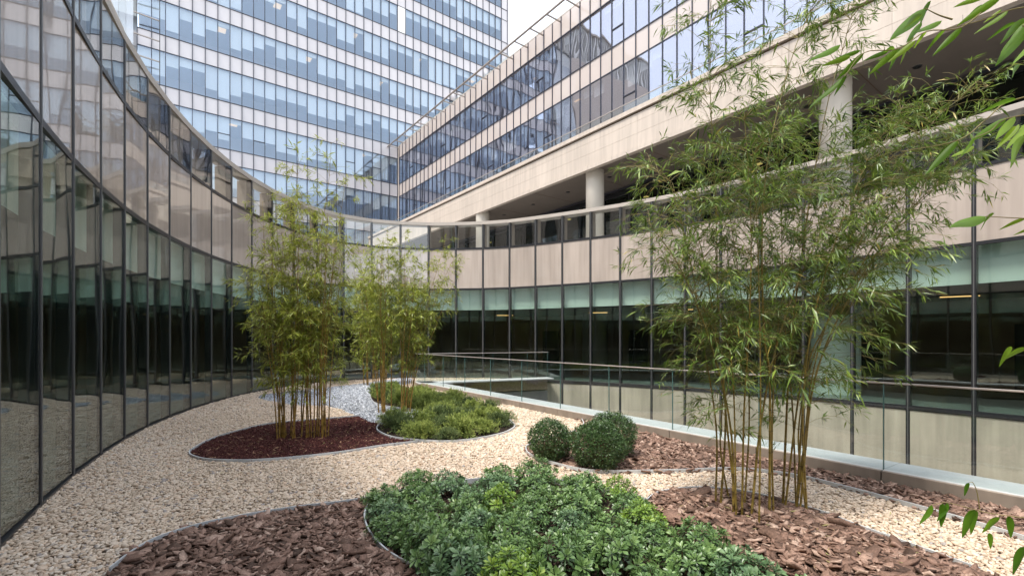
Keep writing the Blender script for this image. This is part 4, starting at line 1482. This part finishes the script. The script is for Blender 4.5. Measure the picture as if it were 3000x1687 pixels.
# ---- whorled shrubs
def whorl_shrub(n_shoot, R, H, leaf_l, mat, seed):
    global RNG
    keep = RNG; RNG = np.random.default_rng(seed)
    A, S = Acc(), Acc()
    for k in range(n_shoot):
        a = k * 2.39996 + RNG.uniform(-0.3, 0.3)
        r = R * math.sqrt((k + 0.5) / n_shoot) * RNG.uniform(0.85, 1.1)
        z = H * (1 - 0.62 * (r / R) ** 2) * RNG.uniform(0.82, 1.1)
        tip = np.array([r * math.cos(a), r * math.sin(a), z])
        b = np.array([0.25 * tip[0], 0.25 * tip[1], 0.0])
        pth = np.array([b, b * 0.5 + tip * 0.5 + [0, 0, -0.02], tip])
        V, Fc = tube_arrays(pth, [0.006, 0.004, 0.0025], 4)
        S.add(V, Fc, np.full(len(V), 0.5))
        ax = norm((tip * np.array([1.1, 1.1, 0.9]) + np.array([0, 0, 0.10]))[None])[0]
        ref = np.array([1.0, 0, 0]) if abs(ax[0]) < 0.8 else np.array([0, 1.0, 0])
        e1 = norm(np.cross(ax, ref)[None])[0]; e2 = np.cross(ax, e1)
        age = RNG.uniform(0, 1)
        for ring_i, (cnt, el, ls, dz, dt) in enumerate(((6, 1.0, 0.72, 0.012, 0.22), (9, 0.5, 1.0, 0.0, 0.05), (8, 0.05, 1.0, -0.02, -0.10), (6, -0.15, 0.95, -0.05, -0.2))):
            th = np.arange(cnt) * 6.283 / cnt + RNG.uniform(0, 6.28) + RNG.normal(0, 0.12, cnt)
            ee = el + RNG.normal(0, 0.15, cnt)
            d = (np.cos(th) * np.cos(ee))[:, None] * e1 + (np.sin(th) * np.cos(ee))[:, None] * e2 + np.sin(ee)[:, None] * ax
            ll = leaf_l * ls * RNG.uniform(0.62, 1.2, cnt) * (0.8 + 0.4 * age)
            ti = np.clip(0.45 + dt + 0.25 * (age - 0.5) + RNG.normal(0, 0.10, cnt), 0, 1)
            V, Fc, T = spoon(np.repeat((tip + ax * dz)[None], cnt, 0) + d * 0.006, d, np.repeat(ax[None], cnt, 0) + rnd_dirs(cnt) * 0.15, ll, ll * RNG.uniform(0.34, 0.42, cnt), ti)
            A.add(V, Fc, T)
    f_, s_ = A.mesh('foliage', mat, smooth=False), S.mesh('stems', 'culm')
    s_.materials.clear(); s_.materials.append(MATS['shrub_stem'])
    RNG = keep
    return f_, s_


kinds = {
    'green': [whorl_shrub(30, 0.235, 0.25, 0.058, 'whorl_leaf', 11 + k) for k in range(4)],
    'young': [whorl_shrub(24, 0.20, 0.265, 0.056, 'whorl_leaf_young', 31 + k) for k in range(2)],
    'blue': [whorl_shrub(30, 0.24, 0.24, 0.058, 'whorl_leaf_blue', 51 + k) for k in range(3)],
}
shrub_lab = {'green': 'low shrub with mid green whorled leaves',
             'young': 'low shrub with bright yellow-green young leaves',
             'blue': 'low shrub with dull blue-green whorled leaves'}
pts = []
lo, hi = poly_shrub.min(0), poly_shrub.max(0)
cand = RNG.uniform(lo, hi, (6000, 2))
cand = cand[inside(cand, poly_shrub)]
for p in cand:
    if p[1] < 2.75: continue
    if edS(*p) < 0.13 and p[1] > 2.9: continue
    if np.min(np.linalg.norm(shrub_right_c - p, axis=1)) < 0.24: continue
    if all((p[0] - q[0]) ** 2 + (p[1] - q[1]) ** 2 > 0.325 ** 2 for q in pts):
        pts.append(p)
for k, p in enumerate(pts):
    kind = random.choices(('green', 'young', 'blue'), (0.68, 0.12, 0.20))[0]
    f_, s_ = random.choice(kinds[kind])
    sca = random.uniform(0.85, 1.15)
    dl = np.min(np.linalg.norm(shrub_left_c - p, axis=1)); dtp = np.min(np.linalg.norm(shrub_top_c - p, axis=1)); dr = np.min(np.linalg.norm(shrub_right_c - p, axis=1))
    where = 'in the middle of its bed' if min(dl, dtp, dr) > 0.5 else ('against the edging of the front bark' if dl == min(dl, dtp, dr) else ('along the gravel path' if dtp < dr else 'beside the bamboo mound'))
    o = empty('whorled_shrub', (p[0], p[1], 0.0), random.uniform(0, 6.28), label=shrub_lab[kind] + ' ' + where, cat='shrub', group=kind + ' shrubs ' + where)
    o.scale = (sca, sca, sca * random.uniform(0.9, 1.12))
    link('foliage', f_, o)
    link('stems', s_, o)


# ---- junipers
def juniper(n_shoot, Lmin, Lmax, mat, seed):
    global RNG
    keep = RNG; RNG = np.random.default_rng(seed)
    A, S = Acc(), Acc()
    for k in range(n_shoot):
        az = k * 2.39996 + RNG.uniform(-0.3, 0.3)
        el = RNG.uniform(0.30, 1.35)
        Ls = RNG.uniform(Lmin, Lmax) * (1.0 - 0.3 * (el > 0.9))
        d = np.array([math.cos(az) * math.cos(el), math.sin(az) * math.cos(el), math.sin(el)])
        tt = np.linspace(0, 1, 7)[:, None]
        pth = np.array([0, 0, 0.02]) + d * Ls * tt + np.array([0, 0, -1]) * Ls * 0.22 * tt ** 2
        pth[:, 2] = np.maximum(pth[:, 2], 0.015)
        V, Fc = tube_arrays(pth, np.linspace(0.004, 0.001, 7), 3)
        S.add(V, Fc, np.full(len(V), 0.5))
        m_ = 26
        t = RNG.uniform(0.12, 1.0, m_)
        i = np.minimum(5, (t * 6).astype(int)); a = (t * 6 - i)[:, None]
        p0 = pth[i] * (1 - a) + pth[i + 1] * a
        tang = norm(pth[i + 1] - pth[i])
        bd = norm(tang * 0.8 + rnd_dirs(m_) * 0.8 + np.array([0, 0, 0.25]))
        bl_ = RNG.uniform(0.05, 0.11, m_) * (1.15 - 0.6 * t)
        shoot_t = RNG.normal(0, 0.1)
        for j in range(m_):
            c = 5
            u = np.linspace(0.1, 1.0, c)[:, None]
            q = p0[j] + bd[j] * bl_[j] * u
            nd = bd[j] * 0.9 + rnd_dirs(c) * 0.65
            ll = RNG.uniform(0.028, 0.048, c)
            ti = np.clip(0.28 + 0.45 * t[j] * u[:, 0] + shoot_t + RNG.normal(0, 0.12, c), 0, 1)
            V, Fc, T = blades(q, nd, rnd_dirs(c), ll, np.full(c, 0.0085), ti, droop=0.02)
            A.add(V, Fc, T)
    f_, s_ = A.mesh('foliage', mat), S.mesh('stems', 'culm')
    s_.materials.clear(); s_.materials.append(MATS['shrub_stem'])
    RNG = keep
    return f_, s_


jun_k = {'bright': [juniper(40, 0.24, 0.40, 'juniper_leaf', 70 + k) for k in range(3)],
         'dull': [juniper(40, 0.24, 0.40, 'juniper_leaf_dull', 80 + k) for k in range(2)]}
jun_lab = {'bright': 'spreading juniper with feathery yellow-green sprays',
           'dull': 'spreading juniper with feathery grey-green sprays'}
pts = []
lo, hi = poly_jun.min(0), poly_jun.max(0)
cand = RNG.uniform(lo, hi, (6000, 2))
cand = cand[inside(cand, poly_jun)]
for p in cand:
    if edJ(*p) < 0.17: continue
    if all((p[0] - q[0]) ** 2 + (p[1] - q[1]) ** 2 > 0.40 ** 2 for q in pts):
        pts.append(p)
for p in pts:
    kind = random.choices(('bright', 'dull'), (0.62, 0.38))[0]
    f_, s_ = random.choice(jun_k[kind])
    sca = random.uniform(0.8, 1.15)
    d1 = np.min(np.linalg.norm(jun_slate_c - p, axis=1)); d2 = np.min(np.linalg.norm(jun_front_c - p, axis=1)); d3 = np.min(np.linalg.norm(red_jun_c - p, axis=1))
    md = min(d1, d2, d3)
    where = 'in the middle of its bed' if md > 0.55 else ('beside the slate chippings' if md == d1 else ('along the gravel path' if md == d2 else 'beside the red mulch'))
    o = empty('juniper', (p[0], p[1], 0.0), random.uniform(0, 6.28), label=jun_lab[kind] + ' ' + where, cat='juniper', group=kind + ' junipers ' + where)
    o.scale = (sca, sca, sca * random.uniform(1.1, 1.6))
    link('foliage', f_, o)
    link('stems', s_, o)


# ---- clipped bushes
def ball_bush(name, x, y, R, H, n, label):
    root = empty(name, (x, y, 0.0), label=label, cat='bush')
    d = rnd_dirs(n)
    lump = 1 + 0.055 * np.sin(d @ np.array([5.1, 2.3, 3.7]) + x * 9) + 0.055 * np.sin(d @ np.array([-3.3, 6.1, 1.9]) + 1 + y * 5) + 0.06 * np.sin(d @ np.array([11.0, -9.0, 10.0])) + 0.05 * np.sin(d @ np.array([-15.0, 13.0, 9.0])) + 0.04 * np.sin(d @ np.array([17.0, 21.0, -15.0]))
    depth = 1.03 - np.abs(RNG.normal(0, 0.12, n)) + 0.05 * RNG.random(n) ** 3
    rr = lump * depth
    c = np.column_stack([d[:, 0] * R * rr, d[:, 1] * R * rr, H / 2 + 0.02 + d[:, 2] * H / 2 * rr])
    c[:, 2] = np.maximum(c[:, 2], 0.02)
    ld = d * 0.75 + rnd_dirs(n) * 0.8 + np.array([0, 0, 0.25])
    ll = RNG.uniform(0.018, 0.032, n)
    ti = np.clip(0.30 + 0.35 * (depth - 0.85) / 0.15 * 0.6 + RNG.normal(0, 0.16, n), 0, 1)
    A = Acc()
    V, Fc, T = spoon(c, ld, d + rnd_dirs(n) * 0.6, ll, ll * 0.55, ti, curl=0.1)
    A.add(V, Fc, T)
    m_ = 130                                  # young shoots standing out of the clipped surface
    dd = norm(rnd_dirs(m_) + np.array([0, 0, 0.7]))
    for q in dd:
        b = np.array([q[0] * R, q[1] * R, H / 2 + q[2] * H / 2]) * 0.98
        k = 7
        u = np.linspace(0, 1, k)[:, None]
        ax = norm((q + np.array([0, 0, 0.5]))[None])[0]
        P_ = b + ax * RNG.uniform(0.04, 0.10) * u
        V, Fc, T = spoon(P_, ax + rnd_dirs(k) * 0.9, rnd_dirs(k), np.full(k, 0.02), np.full(k, 0.01), np.clip(RNG.normal(0.75, 0.15, k), 0, 1))
        A.add(V, Fc, T)
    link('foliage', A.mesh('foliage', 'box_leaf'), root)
    S = Acc()
    for q in rnd_dirs(90):
        e = np.array([q[0] * R * 0.86, q[1] * R * 0.86, H / 2 + q[2] * H * 0.43])
        V, Fc = tube_arrays(np.array([[0, 0, 0.0], e * 0.4 + [0, 0, 0.03], e]), [0.008, 0.005, 0.002], 4)
        S.add(V, Fc, np.full(len(V), 0.5))
    sm_ = S.mesh('stems', 'culm'); sm_.materials.clear(); sm_.materials.append(MATS['shrub_stem'])
    link('stems', sm_, root)


ball_bush('box_bush', 0.55, 6.82, 0.285, 0.56, 10000, 'smallest clipped box bush at the tip of the bark bed')
ball_bush('box_bush', 1.16, 6.42, 0.355, 0.60, 13000, 'largest clipped box bush beside the metal edging in the bark bed')
ball_bush('box_bush', 1.48, 7.05, 0.34, 0.62, 12000, 'clipped box bush closest to the stone kerb, behind the largest one')


# ------------------------------------------------------------------ bamboo beside the photographer: canes out of the frame, leaves reaching into it
near_root = empty('bamboo_branch', (1.95, 1.35, 0), label='broad leaved bamboo reaching in with large bright green leaves', cat='bamboo')
nb = np.array([1.95, 1.35, 0.0])
near_canes = []
for (x, y, H) in ((1.95, 1.30, 3.6), (2.15, 1.70, 3.2), (2.55, 2.15, 2.6)):
    pth = [np.array([x, y, 0.0]) - nb, np.array([x + 0.03, y, H * 0.5]) - nb, np.array([x + 0.12, y + 0.05, H]) - nb]
    me, NP, Lc = make_culm(pth, 0.014, 0.003, 0.26)
    link('culm', me, near_root)
    near_canes.append((x, y))


def big_leaf(base, tip, width, roll, tint, sag=0.06):
    base, tip = np.asarray(base), np.asarray(tip)
    d = tip - base
    L = np.linalg.norm(d)
    d = d / L
    view = norm((base - np.array([0, 0, EYE]))[None])[0]
    side = norm(np.cross(d, view)[None])[0]
    nrm_ = np.cross(side, d)
    ca, sa = math.cos(roll), math.sin(roll)
    side, nrm_ = side * ca + nrm_ * sa, nrm_ * ca - side * sa
    k = 12
    V = []
    for i in range(k + 1):
        t = i / k
        wv = width * 0.5 * (math.sin(math.pi * min(1, t ** 0.62)) ** 0.8 if 0 < t < 1 else 0.0)
        c = base + d * L * t + np.array([0, 0, -1.0]) * sag * L * (t ** 2) + nrm_ * 0.03 * L * math.sin(t * 5)
        fold = 0.28
        V += [c + side * wv + nrm_ * wv * fold, c + side * wv * 0.5 + nrm_ * wv * fold * 0.45, c, c - side * wv * 0.5 + nrm_ * wv * fold * 0.45, c - side * wv + nrm_ * wv * fold]
    Fc = []
    for i in range(k):
        for j in range(4):
            a = i * 5 + j
            Fc.append((a, a + 1, a + 6, a + 5))
    V = np.array(V) - nb
    return np_mesh('leaf', V, np.array(Fc), 'near_leaf', np.full(len(V), tint), smooth=True)


T1 = 1.15
big = [((2710, 25), (2602, 116)), ((2935, -12), (2800, 74)), ((2819, 80), (2730, 163)), ((2772, 85), (2708, 153)), ((2714, 93), (2676, 140)), ((2631, 144), (2543, 217)),
       ((2493, 165), (2404, 192)), ((2532, 155), (2446, 235)), ((2474, 225), (2369, 314)), ((2955, 31), (2852, 99)), ((3005, 66), (2941, 148)), ((3015, 80), (2911, 190)),
       ((2978, 291), (2868, 324)), ((2974, 342), (2914, 406)), ((2807, 411), (2708, 510)), ((2854, 404), (2814, 460)), ((2950, 345), (2835, 415)), ((3005, 398), (2953, 487)),
       ((2889, 634), (2776, 660)), ((3005, 640), (2924, 670)), ((3010, 1020), (2930, 1050)), ((2900, -20), (2790, 20)), ((2989, 190), (2960, 225)), ((2620, 140), (2590, 150))]
for i, (a, b) in enumerate(big):
    t = T1 + random.uniform(-0.08, 0.12)
    A_, B_ = P3(*a, t), P3(*b, t + random.uniform(-0.04, 0.05))
    L = np.linalg.norm(B_ - A_)
    link('leaf', big_leaf(A_, B_, L * random.uniform(0.15, 0.21), random.uniform(-0.9, 0.9), random.uniform(0.2, 1.0)), near_root)
low = [((2839, 1413), (2824, 1453)), ((2776, 1472), (2745, 1530)), ((2762, 1474), (2757, 1545)), ((2857, 1492), (2816, 1575)), ((2862, 1494), (2842, 1566)), ((2957, 1511), (2962, 1576)),
       ((2730, 1478), (2694, 1538)), ((2930, 1515), (2874, 1560)), ((3005, 1600), (2964, 1682)), ((2900, 1560), (2902, 1608))]
for a, b in low:
    A_, B_ = P3(*a, 2.0), P3(*b, 2.0)
    L = np.linalg.norm(B_ - A_)
    link('leaf', big_leaf(A_, B_, L * 0.26, random.uniform(-0.8, 0.8), random.uniform(0.0, 0.6), sag=0.0), near_root)
for i in range(26):                                   # smaller blades along the same twigs
    a, b = random.choice(big)
    u, v = a[0] + random.uniform(-50, 60), a[1] + random.uniform(-40, 40)
    L = random.uniform(55, 110); an = math.radians(random.uniform(115, 165))
    t = T1 + random.uniform(0.0, 0.25)
    A_, B_ = P3(u, v, t), P3(u + L * math.cos(an), v + L * math.sin(an), t + random.uniform(-0.03, 0.05))
    link('leaf', big_leaf(A_, B_, np.linalg.norm(B_ - A_) * random.uniform(0.14, 0.19), random.uniform(-1.1, 1.1), random.uniform(0.1, 1.0)), near_root)
TA = Acc()
for pts_, t in (([(3250, -60), (3050, -50), (2935, -12), (2819, 80), (2714, 93), (2631, 144), (2532, 155), (2474, 225)], T1), ([(3250, 30), (3050, 20), (2955, 31), (2870, 62), (2772, 85)], T1),
                ([(2790, 58), (2750, 45), (2710, 25)], T1), ([(3250, 260), (2978, 291), (2890, 350), (2807, 411), (2640, 445)], T1), ([(3250, 330), (2974, 342), (2900, 385), (2854, 404)], T1),
                ([(3250, 650), (3005, 640), (2889, 634)], T1), ([(3300, 1000), (3010, 1020)], T1), ([(3300, 1545), (2957, 1511), (2857, 1492), (2776, 1472), (2730, 1478)], 2.0),
                ([(2870, 1490), (2862, 1440), (2850, 1413), (2839, 1413)], 2.0), ([(3250, 60), (3015, 80), (3005, 66)], T1), ([(3250, 390), (3005, 398)], T1), ([(3250, 1590), (3005, 1600)], 2.0)):
    q3 = [P3(u, v, t) - nb for u, v in pts_]
    if pts_[0][0] > 3200:                     # the twig springs from the cane beside it
        q3 = [(np.array([1.97, 1.30, q3[0][2] + nb[2] - 0.05]) if t < 1.5 else np.array([2.56, 2.15, q3[0][2] + nb[2] - 0.05])) - nb] + q3
    pp = smooth_open(q3, 5)
    V, Fc = tube_arrays(pp, np.linspace(0.0022, 0.0009, len(pp)), 5)
    TA.add(V, Fc, np.full(len(V), 0.5))
link('twigs', TA.mesh('twigs', 'twig', smooth=True), near_root, kind='stuff')

# dry bamboo leaves blown over the gravel and beds
ramp_mat('dry_leaf', [(0.0, (0.16, 0.10, 0.05)), (0.5, (0.36, 0.27, 0.13)), (1.0, (0.30, 0.33, 0.10))], rough=0.6)
fl = []
for (cx, cy, sx, k) in ((2.4, 4.7, 0.9, 170), (-3.6, 8.4, 1.2, 190), (-2.8, 11.2, 1.3, 150), (0.5, 5.5, 3.0, 60)):
    fl.append(np.column_stack([RNG.normal(cx, sx, k), RNG.normal(cy, sx * 0.8, k)]))
fl = np.vstack(fl)
fl = fl[inside(fl, deckp) & (fl[:, 1] > 3)]
n = len(fl)
hz = np.array([0.055 + (hB(x, y) if inside(np.array([[x, y]]), poly_barkB)[0] else 0) for x, y in fl])
A = Acc()
an = RNG.uniform(0, 6.283, n)
V, Fc, T = blades(np.column_stack([fl, hz]), np.column_stack([np.cos(an), np.sin(an), RNG.normal(0, 0.12, n)]), np.array([0, 0, 1.0]) + RNG.normal(0, 0.25, (n, 3)),
                  RNG.uniform(0.05, 0.09, n), RNG.uniform(0.008, 0.013, n), RNG.random(n), droop=0.03)
A.add(V, Fc, T)
link('fallen_leaves', A.mesh('fallen_leaves', 'dry_leaf'), kind='stuff', label='dry bamboo leaves scattered over gravel and beds', cat='leaves')
